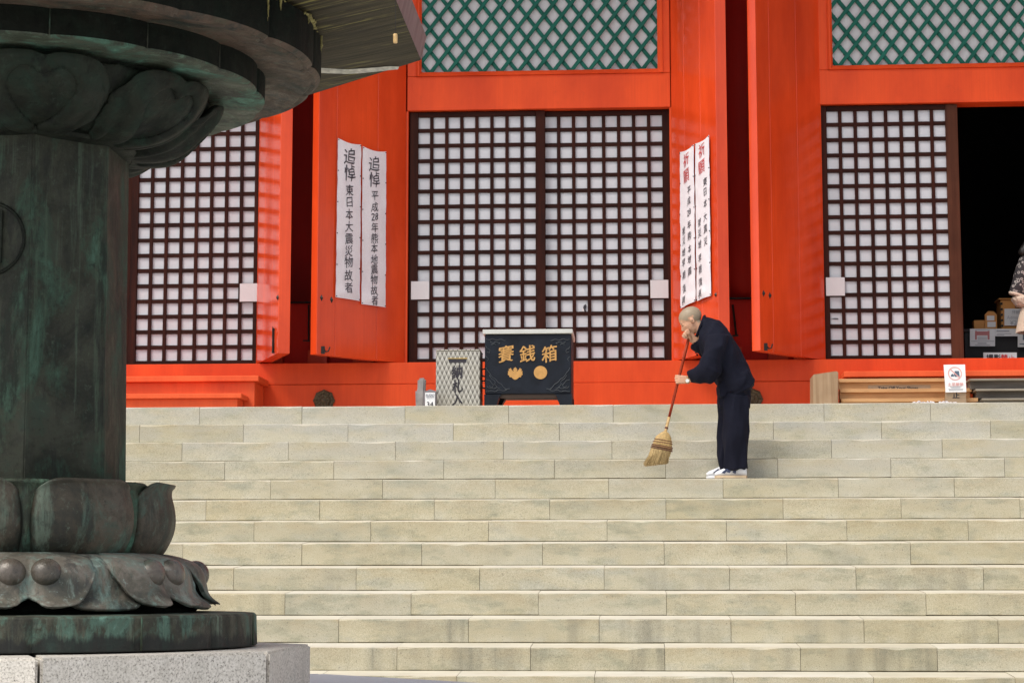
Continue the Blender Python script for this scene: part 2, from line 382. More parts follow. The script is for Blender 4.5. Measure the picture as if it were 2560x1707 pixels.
def mat_skin():
    x = N('skin'); at_ = x.n('ShaderNodeAttribute', attribute_name='hair'); v = x.noise(x.coord(), 30, 3)
    base = x.mix(x.g(v, .3, .7), (.50, .27, .165), (.60, .335, .215)); base = x.mix(at_.outputs['Fac'], base, x.mix(x.g(x.noise(x.coord(), 240, 2), .3, .7), (.25, .19, .125), (.38, .295, .205)))
    at2 = x.n('ShaderNodeAttribute', attribute_name='dark'); base = x.mix(at2.outputs['Fac'], base, (.05, .022, .018))
    x.p.inputs['Subsurface Weight'].default_value = .08; x.p.inputs['Subsurface Radius'].default_value = (.02, .008, .005)
    return x.out(base, .5, 0, .4)
M['skin'] = mat_skin()
def mat_straw():
    x = N('straw_bristles'); f = x.noise(x.coord((220, 220, 6)), 1, 3, .7); base = x.mix(x.g(f, .3, .7), (.20, .125, .045), (.52, .37, .16))
    x.bump(f, .7, .004); return x.out(base, .7)
M['straw'] = mat_straw()
PLA = 30
def mat_plate():
    # lantern plate underside: olive bronze with pale yellow mineral streaks running one way
    x = N('lantern_plate_underside'); A_ = R(PLA)
    a = x.noise(x.coordr((.9, 17, 17), A_), 2.2, 6, .65, .3); b = x.noise(x.coordr((.8, 22, 22), A_), 2.0, 4, .6, .5); c = x.noise(x.coord(src='World'), 3.1, 4)
    base = x.mix(x.g(a, .35, .65), (.028, .024, .013), (.072, .060, .034))
    m1 = x.n('ShaderNodeMath', operation='MULTIPLY'); x.l(x.g(b, .555, .61, 0, 1), m1.inputs[0]); x.l(x.g(c, .40, .58, 0, .85), m1.inputs[1])
    base = x.mix(m1.outputs[0], base, (.26, .23, .075)); x.bump(a, .6, .010)
    return x.out(base, .75, .0, None, .2)
M['plateu'] = mat_plate()
def mat_fascia():
    x = N('lantern_plate_edge'); a = x.noise(x.coord((10, 10, .8), src='World'), 2, 5); base = x.mix(x.g(a, .3, .7), (.115, .082, .078), (.20, .15, .145)); x.bump(a, .3, .004); return x.out(base, .55, .1)
M['fascia'] = mat_fascia()
def mat_pattern():
    # embossed silver sheet with small repeating tumbling blocks (flat print on the box)
    x = N('patterned_silver'); g_ = x.n('ShaderNodeSeparateXYZ'); x.l(x.coord(src='Object'), g_.inputs[0])
    def lin(a, b, c=0):
        m1 = x.n('ShaderNodeMath', operation='MULTIPLY'); m1.inputs[1].default_value = a; x.l(g_.outputs[0], m1.inputs[0])
        m2 = x.n('ShaderNodeMath', operation='MULTIPLY_ADD'); m2.inputs[1].default_value = b; x.l(g_.outputs[2], m2.inputs[0]); x.l(m1.outputs[0], m2.inputs[2])
        m3 = x.n('ShaderNodeMath', operation='FRACT'); x.l(m2.outputs[0], m3.inputs[0]); return m3.outputs[0]
    p = 1/.0395
    a = lin(p, p/1.1*.5); b = lin(-p, p/1.1*.5)
    s1 = x.n('ShaderNodeMath', operation='ADD'); x.l(a, s1.inputs[0]); x.l(b, s1.inputs[1])
    base = x.ramp(x.g(s1.outputs[0], 0, 2), [(.18, (.09, .085, .08)), (.42, (.30, .285, .25)), (.60, (.50, .48, .42)), (.85, (.66, .64, .58))])
    base = x.mix(x.g(x.noise(x.coord(), 4, 3), .3, .7, 0, .3), base, (.40, .36, .27))
    x.bump(s1.outputs[0], .4, .004); return x.out(base, .42, .35)
M['pattern'] = mat_pattern()
def mat_blouse():
    x = N('patterned_blouse'); v = x.n('ShaderNodeTexVoronoi', feature='F1'); v.inputs['Scale'].default_value = 26; x.l(x.coord(), v.inputs['Vector'])
    r_ = x.ramp(v.outputs['Distance'], [(.0, (.02, .018, .022)), (.18, (.03, .026, .03)), (.24, (.42, .38, .35)), (.36, (.42, .38, .35)), (.43, (.035, .03, .033))])
    return x.out(r_, .8)
M['blouse'] = mat_blouse()

# ------------------------------------------------------------------ ground and stairs
TR, RS, SLP = .3506, .18, .05235
ZS = [.0026, -.1809, -.3615, -.5431, -.7202, -.8984, -1.0786, -1.2549, -1.4392, -1.6242, -1.7995, -1.9827, -2.1589, -2.339, -2.519, -2.699, -2.879]
GZ = -3.06
box('ground', (-60, -60, GZ-.3), (60, 40, GZ), M['paving'], bev=0)['kind'] = 'structure'
JO = [(-2.057, .9185), (-2.511, .9157), (-2.053, .915), (-1.609, .915), (-2.071, .9148), (-1.613, .912), (-2.069, .9116), (-1.635, .910), (-2.08, .911),
      (-1.633, .911), (-1.191, .909), (-1.647, .9063), (-.30, .907), (-.75, .91), (-.3, .91), (-.75, .91), (-.3, .91)]
stairs = empty('stone_stairs', (0, -3, GZ), kind='structure')
for k in range(17):
    x0, pw = JO[k]; zf = ZS[k]; hgt = zf - (ZS[k+1] if k < 16 else GZ) + (.012 if k < 16 else 0)
    hgt -= SLP*TR + (.0165 if k < 16 else 0); D_ = .46 if k else 2.9
    variants = []
    for q_ in range(4):
        bm = bmesh.new(); g = .0016; zt = SLP*D_ if k else .012; NS = 7; rings = []
        for i in range(NS+1):
            X = g+(pw-2*g)*i/NS; c1 = random.uniform(.003, .0065); 
            if random.random() < .16: c1 = random.uniform(.009, .017)
            c2 = c1*random.uniform(.6, 1.2); jb = random.uniform(-.0025, .0015)
            if i in (0, NS): c1 = max(c1, .006); c2 = c1
            yj = random.uniform(-.0008, .0008)
            rings.append([bm.verts.new(p) for p in ((X, D_, -hgt), (X, yj+.003, -hgt+jb), (X, yj, -hgt+jb+.004), (X, yj, -c1), (X, c2, SLP*c2 if k else 0), (X, D_, zt))])
        for i in range(NS):
            for j in range(6): bm.faces.new((rings[i][j], rings[i][(j+1) % 6], rings[i+1][(j+1) % 6], rings[i+1][j]))
        bm.faces.new(rings[0][::-1]); bm.faces.new(rings[-1]); bmesh.ops.recalc_face_normals(bm, faces=bm.faces)
        me = bpy.data.meshes.new('stone_block'); bm.to_mesh(me); bm.free(); variants.append(me)
    n0 = math.floor((-7.6-x0)/pw); n1 = math.ceil((7.6-x0)/pw)
    for n in range(n0, n1):
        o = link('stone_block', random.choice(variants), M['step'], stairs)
        o.location = (x0+n*pw + WL(stairs).x*0, -k*TR + random.uniform(-.0025, .0025), zf + random.uniform(-.0015, .0015))
    if k: pass
bm = bmesh.new()      # joint filling a little behind the faces, and the masonry core
for k in range(17):
    zb = ZS[k+1] if k < 16 else GZ
    bx(bm, (-7.9, -k*TR+.007+.0003*k, zb-.4), (7.9, 2.8 if k == 0 else -(k-1)*TR+.03, ZS[k]-.016-.0002*k))
fin('stair_core', bm, M['mortar'], stairs)

# ------------------------------------------------------------------ temple hall
F = 2.4
hall = empty('temple_hall', (-1, 3, .2), 'vermilion painted timber temple hall with open plank doors at the top of the stairs', 'building')
def hb(name, a, b, m, bev=.004, parent=hall): return box(name, a, b, m, parent, bev)
hb('sill_beam', (-12, 2.25, .425), (12, 2.62, .64), M['red'])
hb('ground_beam', (-12, 2.238, .0), (12, 2.66, .421), M['red'])
BAYS = [(-6.54, -3.85), (-2.335, .352), (1.855, 4.55)]
# columns and dark wall panels between the bays
for xc in (-7.3, -3.09, 1.105, 5.3):
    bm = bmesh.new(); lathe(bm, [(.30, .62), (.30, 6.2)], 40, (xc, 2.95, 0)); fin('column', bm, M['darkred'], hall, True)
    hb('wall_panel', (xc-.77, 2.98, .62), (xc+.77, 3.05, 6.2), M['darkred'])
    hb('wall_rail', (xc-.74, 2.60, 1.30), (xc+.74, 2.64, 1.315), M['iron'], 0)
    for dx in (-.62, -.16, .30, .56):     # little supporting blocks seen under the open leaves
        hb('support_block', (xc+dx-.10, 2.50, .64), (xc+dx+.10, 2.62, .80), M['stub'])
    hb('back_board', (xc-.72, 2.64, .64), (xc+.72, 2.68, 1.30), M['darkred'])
# beams round each bay
for i, (a, b) in enumerate(BAYS):
    hb('lintel_beam', (a, F, 3.245), (b, F+.22, 3.60), M['red'])
    for (p, q) in ((a, a+.125), (b-.11, b)):
        hb('window_casing', (p+.001, F-.004, 3.602), (q-.001, F+.20, 5.6), M['red'])
    # bevelled moulding below and beside the transom window
    bm = bmesh.new(); xa, xb = a+.09, b-.075
    prism(bm, [(xa, F-.018, 3.60), (xa, F+.03, 3.652), (xa, F+.06, 3.60)], Vector((xb-xa, 0, 0)))
    fin('window_moulding', bm, M['red'], hall)
    for (x_, s) in ((xa, 1), (xb, -1)):
        bm = bmesh.new(); prism(bm, [(x_, F-.02, 3.60), (x_+s*.052, F+.03, 3.60), (x_, F+.05, 3.60)], Vector((0, 0, 2.0))); fin('window_moulding', bm, M['red'], hall)
    hb('door_jamb', (a-.05, F+.01, .645), (a+.012, F+.2, 3.243), M['red']); hb('door_jamb', (b-.012, F+.01, .645), (b+.05, F+.2, 3.243), M['red'])
    # green diagonal lattice in front of a pale board
    wx0, wx1, wz0, wz1 = a+.13, b-.115, 3.645, 5.5
    win = link('transom_window', bpy.data.meshes.new('transom_window'), None, hall)
    bm = bmesh.new(); bx(bm, (wx0-.03, F+.093, wz0-.03), (wx1+.03, F+.12, wz1)); bm.to_mesh(win.data); bm.free(); win.data.materials.append(M['panel'])
    px_, pz_ = .1812, .2365; ph = -2.108; mslope = pz_/px_
    for lay, s in ((0, 1), (1, -1)):
        for n in range(-60, 60):
            xc = ph + n*px_                     # crosses z = wz0 here
            pts = []
            xs0, xs1 = (xc, xc+(wz1-wz0)/mslope) if s > 0 else (xc-(wz1-wz0)/mslope, xc)
            lo, hi = max(xs0, wx0-.012), min(xs1, wx1+.012)
            if hi-lo < .02: continue
            z_ = lambda X: wz0 + s*(X-xc)*mslope
            p0 = Vector((lo, F+.055+.022*lay, z_(lo))); p1 = Vector((hi, F+.055+.022*lay, z_(hi)))
            if min(p0.z, p1.z) > 4.9: continue
            d = p1-p0; L = d.length; ang = math.atan2(d.z, d.x)
            T = Matrix.Translation((p0+p1)/2) @ Matrix.Rotation(-ang, 4, 'Y')
            bm = bmesh.new(); bx(bm, (-L/2, -.011, -.0185), (L/2, .0108, .0185), .0025, T)
            st = fin('lattice_strip', bm, M['green'], None); st.parent = win; st.matrix_parent_inverse = Matrix.Translation(-WL(win))
# sliding paper doors
def shoji(x0, x1, cx0, pitch, Y, z0=.64, z1=3.238, cz0=.698, ncol=8, nrow=16, lstile=None, rstile=None, light=False):
    # x0..x1 outer, cx0 left edge of first cell
    bw = .035; zp = (3.186+.040-cz0)/nrow
    bm = bmesh.new()
    pp = link('shoji_door', bpy.data.meshes.new('shoji_door'), None, hall)
    bx(bm, (x0+.01, Y+.018, z0+.01), (x1-.01, Y+.022, z1-.01)); bm.to_mesh(pp.data); bm.free(); pp.data.materials.append(M['paper'])
    def part(nm, a, b, m, bev=.003):
        q = box(nm, a, b, m, None, bev); q.parent = pp; q.matrix_parent_inverse = Matrix.Translation(-WL(pp)); return q
    cx1 = cx0 + pitch*ncol - bw
    part('stile', (x0, Y-.012, z0), (cx0, Y+.04, z1), M['shoji']); part('stile', (cx1, Y-.012, z0), (x1, Y+.04, z1), M['shojil'] if light else M['shoji'])
    part('rail', (cx0+.001, Y-.010, z0), (cx1-.001, Y+.04, cz0), M['shojih']); part('rail', (cx0+.001, Y-.010, cz0+zp*nrow-.040), (cx1-.001, Y+.04, z1), M['shojih'])
    for c in range(1, ncol): part('lattice_bar', (cx0+c*pitch-bw, Y-.004+random.uniform(-.001, .001), cz0), (cx0+c*pitch, Y+.0165, cz0+zp*nrow-.04), M['shoji'], .002)
    for r_ in range(1, nrow): part('lattice_bar', (cx0, Y-.0005+random.uniform(-.0008, .0008), cz0+r_*zp-.040), (cx1, Y+.0172, cz0+r_*zp), M['shojih'], .002)
    return pp, part
p1, pt1 = shoji(-2.312, -.926, -2.225, .1545, F+.06)
p2, pt2 = shoji(-.985, .345, -.925, .1532, F+.105)
p3, pt3 = shoji(-5.19, -3.86, -5.115, .1549, F+.06)
p4, pt4 = shoji(1.858, 3.235, 1.925, .1530, F+.06, light=True)
shoji(-6.54, -5.2, -6.47, .1549, F+.105)
def patch(part, x0, x1, y0, y1, Y):
    a = at(x0, y1, Y); b = at(x1, y0, Y); q = part('paper_patch', (a.x, Y-.004, a.z), (b.x, Y+.002, b.z), M['patch'], .001); return q
patch(pt1, 944, 986, 646, 688, F+.042); patch(pt2, 1494, 1535, 643, 685, F+.088); patch(pt3, 550.5, 592.5, 651, 693, F+.042); patch(pt4, 1897.5, 1940, 637, 679.5, F+.042)
for (pp, pt, x, y, s, Y) in ((p2, pt2, 1343, 706, 1, F+.118), (p4, pt4, 1918, 732, .0, F+.074)):     # torn paper
    c = at(x, y, Y); bm = bmesh.new()
    sh = [(-.022, -.03), (-.010, .018), (.012, .034), (.018, .010), (.008, -.022), (.016, -.046), (-.004, -.040)] if s else [(-.045, .0), (-.01, .006), (.03, .004), (.034, -.006), (0, -.004)]
    prism(bm, [(c.x+a, c.y-.004, c.z+b) for a, b in sh], Vector((0, .003, 0))); q = fin('paper_tear', bm, M['ink'], None); q.parent = pp; q.matrix_parent_inverse = Matrix.Translation(-WL(pp))
    if s:
        bm = bmesh.new(); prism(bm, [(c.x+a, c.y-.008, c.z+b) for a, b in ((-.03, -.04), (-.022, .0), (-.008, -.022), (-.004, -.046))], Vector((0, -.012, 0))); q = fin('torn_flap', bm, M['patch'], None); q.parent = pp; q.matrix_parent_inverse = Matrix.Translation(-WL(pp))
# door track boards and dark head gap
for a, b in BAYS:
    hb('door_track', (a+.015, F+.03, .641), (b-.015, F+.19, .650), M['shojih'], 0)
# interior
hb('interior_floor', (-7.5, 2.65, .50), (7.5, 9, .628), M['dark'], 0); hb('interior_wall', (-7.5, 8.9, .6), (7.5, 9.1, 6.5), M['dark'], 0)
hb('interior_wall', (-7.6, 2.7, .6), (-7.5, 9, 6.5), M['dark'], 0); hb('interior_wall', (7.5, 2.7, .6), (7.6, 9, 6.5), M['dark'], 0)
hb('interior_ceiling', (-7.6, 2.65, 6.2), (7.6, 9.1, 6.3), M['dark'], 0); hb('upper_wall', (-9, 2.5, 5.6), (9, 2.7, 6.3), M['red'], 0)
hb('side_wall', (-12, 2.55, .6), (-7.5, 2.7, 6.2), M['red'], 0); hb('side_wall', (5.5, 2.55, .6), (12, 2.7, 6.2), M['red'], 0)
# deep eave above the frame
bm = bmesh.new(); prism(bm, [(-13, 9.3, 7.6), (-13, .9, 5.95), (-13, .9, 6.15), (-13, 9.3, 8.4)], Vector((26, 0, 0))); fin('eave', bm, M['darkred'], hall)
# plank door leaves: hinge point, outer corner, thickness side
def leaf(h, o, th, flip, cuts):
    h = Vector((h[0], h[1], 0)); o = Vector((o[0], o[1], 0)); u = (o-h).normalized(); n = Vector((-u.y, u.x, 0))*flip; L = (o-h).length
    # visible face plane passes through h and o; slab extends along n (away from the visible face)
    lf = link('door_leaf', bpy.data.meshes.new('door_leaf'), None, hall); bm = bmesh.new()
    z0, z1 = .648, 5.4
    prism(bm, [(*(h+u*.0+n*.006).xy, z0+.002), (*(o-u*.004+n*.006).xy, z0+.002), (*(o-u*.004+n*(th-.004)).xy, z0+.002), (*(h+n*(th-.004)).xy, z0+.002)], Vector((0, 0, z1-z0-.004)))
    bmesh.ops.recalc_face_normals(bm, faces=bm.faces); bm.to_mesh(lf.data); bm.free(); lf.data.materials.append(M['red'])
    for a, b in zip(cuts[:-1], cuts[1:]):
        bm = bmesh.new(); pa = h+u*(L*a+.0012); pb = h+u*(L*b-.0012)
        prism(bm, [(*pa.xy, z0), (*pb.xy, z0), (*(pb+n*th).xy, z0), (*(pa+n*th).xy, z0)], Vector((0, 0, z1-z0)))
        bmesh.ops.recalc_face_normals(bm, faces=bm.faces); bmesh.ops.bevel(bm, geom=list(bm.edges), offset=.003, segments=1, affect='EDGES')
        q = fin('plank', bm, M['leaf'], None); q.parent = lf; q.matrix_parent_inverse = Matrix.Translation(-WL(lf))
    return lf, h, u, n
LA = leaf((-3.862, 2.40), (-3.462, 1.434), .118, 1, [0, .34, .70, 1])
LB = leaf((-2.345, 2.40), (-3.103, 1.535), .095, -1, [0, .33, .80, 1])
LC = leaf((.358, 2.40), (.772, 1.45), .118, 1, [0, .30, .66, 1])
LD = leaf((1.862, 2.40), (1.167, 1.515), .098, -1, [0, .38, .80, 1])
LE = leaf((4.56, 2.40), (4.97, 1.45), .118, 1, [0, .3, .66, 1]); 
def onleaf(lf, x, y, off=0.0):
    _, h, u, n = lf; p = atplane(x, y, h, n); return p - n*off
def stud(lf, x, y, s=.030):
    c = onleaf(lf, x, y); u, n = lf[2], lf[3]; bm = bmesh.new(); z = Vector((0, 0, 1))
    b4 = [bm.verts.new(c+u*s*.62*a+z*s*b) for a, b in ((1, 0), (0, 1), (-1, 0), (0, -1))]; t = bm.verts.new(c-n*.022)
    bm.faces.new(b4)
    for i in range(4): bm.faces.new((b4[i], b4[(i+1) % 4], t))
    q = fin('door_stud', bm, M['iron'], None); q.parent = lf[0]; q.matrix_parent_inverse = Matrix.Translation(-WL(lf[0]))
def hook(lf, x, y):
    c = onleaf(lf, x, y, .006); u, n = lf[2], lf[3]; z = Vector((0, 0, 1)); bm = bmesh.new()
    s = -1 if lf in (LB, LD) else 1
    tube(bm, [c+z*.035-n*.0, c-z*.0-n*.02, c-z*.018-n*.03+u*.01*s, c-z*.01-n*.04+u*.035*s, c+z*.03-n*.045+u*.048*s], .007, 6)
    bx(bm, c-Vector((.018, .012, .036)), c+Vector((.018, .012, .036)))
    q = fin('door_hook', bm, M['iron'], None); q.parent = lf[0]; q.matrix_parent_inverse = Matrix.Translation(-WL(lf[0]))
for lf, x, y in ((LB, 738.5, 684), (LB, 761.5, 688.5), (LD, 1753.5, 674), (LD, 1768, 679)): stud(lf, x, y, .034)
stud(LA, 639, 683.5, .034); stud(LC, 1645, 677, .026)
hook(LB, 741, 804); hook(LD, 1757.5, 797)
# iron bolt plate on the left leaf, and a stay rod in the shaded gap
c = onleaf(LA, 630, 783, .012); bm = bmesh.new(); u, n = LA[2], LA[3]; z = Vector((0, 0, 1))
for a, b, r_ in ((-.12, .12, .011),): tube(bm, [c+z*a, c+z*b], r_, 8)
for zz in (-.105, -.03, .05, .115): tube(bm, [c+z*zz-u*.028, c+z*zz+u*.028], .008, 6)
tube(bm, [c+z*.12, c+z*.14-u*.03, c+z*.135-u*.055], .004, 5)
q = fin('door_bolt', bm, M['iron'], None); q.parent = LA[0]; q.matrix_parent_inverse = Matrix.Translation(-WL(LA[0]))
bm = bmesh.new(); a = at(1683, 700, 2.5); b = at(1691, 770, 2.5); tube(bm, [a, b], .012, 8); e = at(1682, 771.5, 2.5); f_ = at(1696, 770, 2.5); tube(bm, [e, f_], .010, 6); fin('stay_rod', bm, M['iron'], hall)
bm = bmesh.new(); a = at(709, 700, 2.5); b = at(709, 782, 2.5); tube(bm, [a, b], .010, 8); e = at(696, 782, 2.5); f_ = at(712, 783, 2.5); tube(bm, [e, f_], .008, 6); fin('stay_rod', bm, M['iron'], hall)
# bronze bosses on the ground beam
def boss(xd, yd, r0=.105):
    c = at(xd, yd, 2.238); par = link('bronze_boss', bpy.data.meshes.new('bronze_boss'), None, hall)
    bm = bmesh.new()
    def rf(a): return 1-.10*abs(math.sin(4*a))**.7
    rings = []
    for (rr, d) in ((1, 0), (1, .018), (.86, .028), (.62, .020), (.55, .034), (.3, .036), (.12, .05), (.02, .052)):
        ring = []
        for k in range(72):
            a = 2*math.pi*k/72; q = r0*rr*(rf(a) if rr > .5 else 1)
            dd = d + (.006*abs(math.sin(8*a)) if .3 <= rr <= .9 else 0)
            ring.append(bm.verts.new((c.x+q*math.sin(a), c.y-dd, c.z+q*math.cos(a))))
        rings.append(ring)
    for i in range(len(rings)-1):
        for k in range(72): bm.faces.new((rings[i][k], rings[i][(k+1) % 72], rings[i+1][(k+1) % 72], rings[i+1][k]))
    bm.faces.new(rings[-1]); bmesh.ops.recalc_face_normals(bm, faces=bm.faces)
    bm.to_mesh(par.data); bm.free(); par.data.materials.append(M['medal'])
boss(744.5, 920, .112); boss(1727, 917, .112)

# ------------------------------------------------------------------ red wooden steps at the left and right bays
def redstep(x0, x1, label, lo=True):
    t = empty('wooden_step', ((x0+x1)/2, 1.9, .02), label, 'step', 'red wooden steps before the doors')
    # stepped front: two boards and two risers
    box('tread_board', (x0-.03, 1.70, .405), (x1+.05, 2.236, .462), M['redstep'], t, .006)
    box('riser_board', (x0, 1.76, .0), (x1, 2.23, .404), M['redstep'], t, .003)
    if lo:
        box('tread_board', (x0-.03, 1.42, .215), (x1-.06, 1.757, .262), M['redstep'], t, .006)
        box('riser_board', (x0, 1.47, .0), (x1-.11, 1.755, .214), M['redstep'], t, .003)
    return t
redstep(-6.6, -3.745, 'red painted wooden step with raised grain in front of the left bay, beside the lantern')
redstep(2.0, 4.8, 'chipped red wooden step in front of the right bay, behind the shoe rack', False)

# ------------------------------------------------------------------ shoe racks
YR = 1.62
t = empty('shoe_rack', (2.5, YR, 0), 'low tan wooden shoe rack with three long boards and a weathered end board', 'shoe rack')
def zz(y, Y=YR): return at(2000, y, Y).z
def xx(x, Y=YR, y=890): return at(x, y, Y).x
rows = [(869.5, 877.5, 900.5, 2219), (896, 902.5, 0, 2237), (922.5-3, 926.5, 0, 2253)]
xL = xx(1927)
tops_ = [872, 895.5, 917.5]; xr_ = [2218, 2232, 2246]
for i, (yt, xr) in enumerate(zip(tops_, xr_)):
    Yi = YR - .0 - .10*i
    box('shelf_board', (xL, Yi, at(2000, yt+5.5, Yi).z), (xx(xr, Yi), 1.69, at(2000, yt-2.5, Yi).z), M['tan'], t, .003)
    box('back_board', (xL, Yi+.035, 0 if i == 2 else at(2000, tops_[i+1]-2.0, Yi).z), (xx(xr-3, Yi), 1.68, at(2000, yt+5.6, Yi).z), M['tan'], t, .002)
bm = bmesh.new(); a = [at(1867, 931, 1.35), at(1925.5, 931, 1.35), at(1925.5, 853, 1.35), at(1920, 852, 1.35), at(1867, 860, 1.35)]
for p in a[:2]: p.z = 0.0
prism(bm, a, Vector((0, .33, 0))); bmesh.ops.recalc_face_normals(bm, faces=bm.faces); bmesh.ops.bevel(bm, geom=list(bm.edges), offset=.008, segments=2, affect='EDGES')
fin('end_board', bm, M['post'], t)
# handwritten strip
def quadmap(c, off=Vector((0, 0, 0))):   # c: TL TR BR BL world points
    TL, TR_, BR, BL = c
    return lambda u, v: (TL*(1-u)+TR_*u)*(v) + (BL*(1-u)+BR*u)*(1-v) + off
Ys = YR+.035-.1*0-.004
c = [at(1994, 884.5, Ys), at(2137, 884, Ys), at(2137, 893.5, Ys), at(1994, 894, Ys)]
bm = bmesh.new(); prism(bm, c, Vector((0, .003, 0))); ms = mat_flat('tape_strip', (.34, .24, .15), .5); q = fin('paper_strip', bm, ms, t)
fm = quadmap(c, Vector((0, -.002, 0)))
asp = (c[1]-c[0]).length/(c[0]-c[3]).length
lt = letters('lettering', [('Take Off Your Shoes', 0, 0, 1)], lambda a, b: fm(.48+a/asp*1.12, .30+b*1.12), M['ink'], t, .02)
t = empty('shoe_rack', (3.9, YR, 0), 'grey weathered shoe rack with open pigeonholes at the right end', 'shoe rack')
for i, yt in enumerate([869, 893.5, 916]):
    box('shelf_board', (xx(2220+12*i, 1.60), 1.42-.04*i, at(2300, yt+4.5, 1.42).z), (5.2, 1.69, at(2300, yt, 1.42).z), M['greyshelf'], t, .003)
    box('back_board', (xx(2224+13*i, 1.60), 1.50-.035*i, 0 if i == 2 else at(2300, [893.5, 916, 940][i]-.5, 1.5).z), (5.2, 1.68, at(2300, yt+5, 1.5).z), M['greywood'], t, .002)
# no-shoes card
Yc = 1.32
t = empty('notice_card', tuple(at(2193, 902, Yc)), 'white no-shoes notice card with a crossed-out boot, standing before the tan shoe rack', 'sign')
c = [at(2167.5, 837.5, Yc+.03), at(2216.5, 837, Yc+.03), at(2219.5, 900, Yc), at(2172, 901, Yc)]
bm = bmesh.new(); prism(bm, c, Vector((0, .008, 0))); fin('card', bm, M['white'], t); fm = quadmap(c, Vector((0, -.003, 0))); 
W_, H_ = (c[1]-c[0]).length, (c[0]-c[3]).length
def cm(x, y): return fm(x/W_, y/H_)     # card metres
def disc2(bm, pts): bm.faces.new([bm.verts.new(p) for p in pts])
bm = bmesh.new(); cx_, cy_, r1, r2 = W_*.5, H_*.675, W_*.33, W_*.285
ro = [bm.verts.new(cm(cx_+r1*math.cos(a), cy_+r1*math.sin(a))) for a in [2*math.pi*k/40 for k in range(40)]]
ri = [bm.verts.new(cm(cx_+r2*math.cos(a), cy_+r2*math.sin(a))) for a in [2*math.pi*k/40 for k in range(40)]]
for k in range(40): bm.faces.new((ro[k], ro[(k+1) % 40], ri[(k+1) % 40], ri[k]))
fin('prohibition_ring', bm, M['pink'], t)
bm = bmesh.new(); disc2(bm, [cm(cx_+W_*a, cy_+W_*b)+Vector((0, .0012, 0)) for a, b in ((0, -.16), (.22, -.16), (.20, .12), (.0, .13), (-.02, .0), (-.06, -.06))])
disc2(bm, [cm(cx_+W_*a, cy_+W_*b)+Vector((0, .0012, 0)) for a, b in ((-.21, -.15), (-.04, -.14), (-.07, -.04), (-.12, -.01), (-.18, -.05))]); fin('boot_print', bm, M['boot'], t)
bm = bmesh.new(); q_ = .707; s_r = r2; wd = W_*.018
disc2(bm, [cm(cx_+a, cy_+b)-Vector((0, .001, 0)) for a, b in ((-s_r*q_-wd, s_r*q_-wd), (s_r*q_-wd, -s_r*q_-wd), (s_r*q_+wd, -s_r*q_+wd), (-s_r*q_+wd, s_r*q_+wd))]); fin('prohibition_bar', bm, M['pink'], t)
letters('lettering', [('土足厳禁', 0, 0, 1)], lambda a, b: cm(W_*.5+a*W_*.19, H_*.285+b*W_*.17), M['pink'], t, .02)
for k, (yy, ww) in enumerate(((.20, .28), (.16, .22), (.11, .36), (.075, .34))):
    bm = bmesh.new(); disc2(bm, [cm(W_*(.5+a*ww), H_*(yy+b*.008)) for a, b in ((-1, -1), (1, -1), (1, 1), (-1, 1))]); fin('printed_line', bm, M['grey'], t)
Y2 = Yc+.02
c = [at(2171, 901.5, Y2), at(2219, 901, Y2), at(2219, 914, Y2), at(2171, 914, Y2)]
bm = bmesh.new(); prism(bm, c, Vector((0, .006, 0))); q = fin('wooden_stand', bm, ms, t); fm2 = quadmap(c, Vector((0, -.002, 0)))
letters('lettering', [('止', 0, 0, 1)], lambda a, b: fm2(.52+a*.36, .5+b*1.1), M['ink'], t, .03)
box('stand_foot', (c[3].x, Y2+.001, 0), (c[2].x, Y2+.05, c[3].z-.001), ms, t)
# crumpled paper strips on the landing edge
for (x0, dx, g_, lb) in ((2098, 26, 1, 'crumpled white paper strips lying at the left on the landing edge'), (2128, 18, 2, 'small tangle of white paper strips, second from the left, on the landing edge'),
                         (2157, 22, 3, 'white folded paper scrap standing highest on the landing edge'), (2182, 22, 4, 'flat white paper strip with a curled tip at the right of the scraps')):
    bm = bmesh.new(); random.seed(g_)
    for s in range(5 if g_ < 4 else 3):
        xa = x0+random.uniform(-2, dx*.4); pts = []
        for k in range(6):
            xs = xa + dx*k/5*.8; base = at(xs, 926.5-random.uniform(.1, 1)*(6 if g_ != 4 else 4)*(1 if k in (1, 3, 4) else .4), .02); pts.append(base + Vector((0, random.uniform(.0, .06), 0)))
        v = [(bm.verts.new(p+Vector((0, -.004, -.008))), bm.verts.new(p+Vector((0, .012, .008)))) for p in pts]
        for k in range(5): bm.faces.new((v[k][0], v[k+1][0], v[k+1][1], v[k][1]))
    o = fin('paper_scrap', bm, M['patch']); tag(o, lb, 'paper scrap', 'white paper scraps on the landing')
random.seed(11)

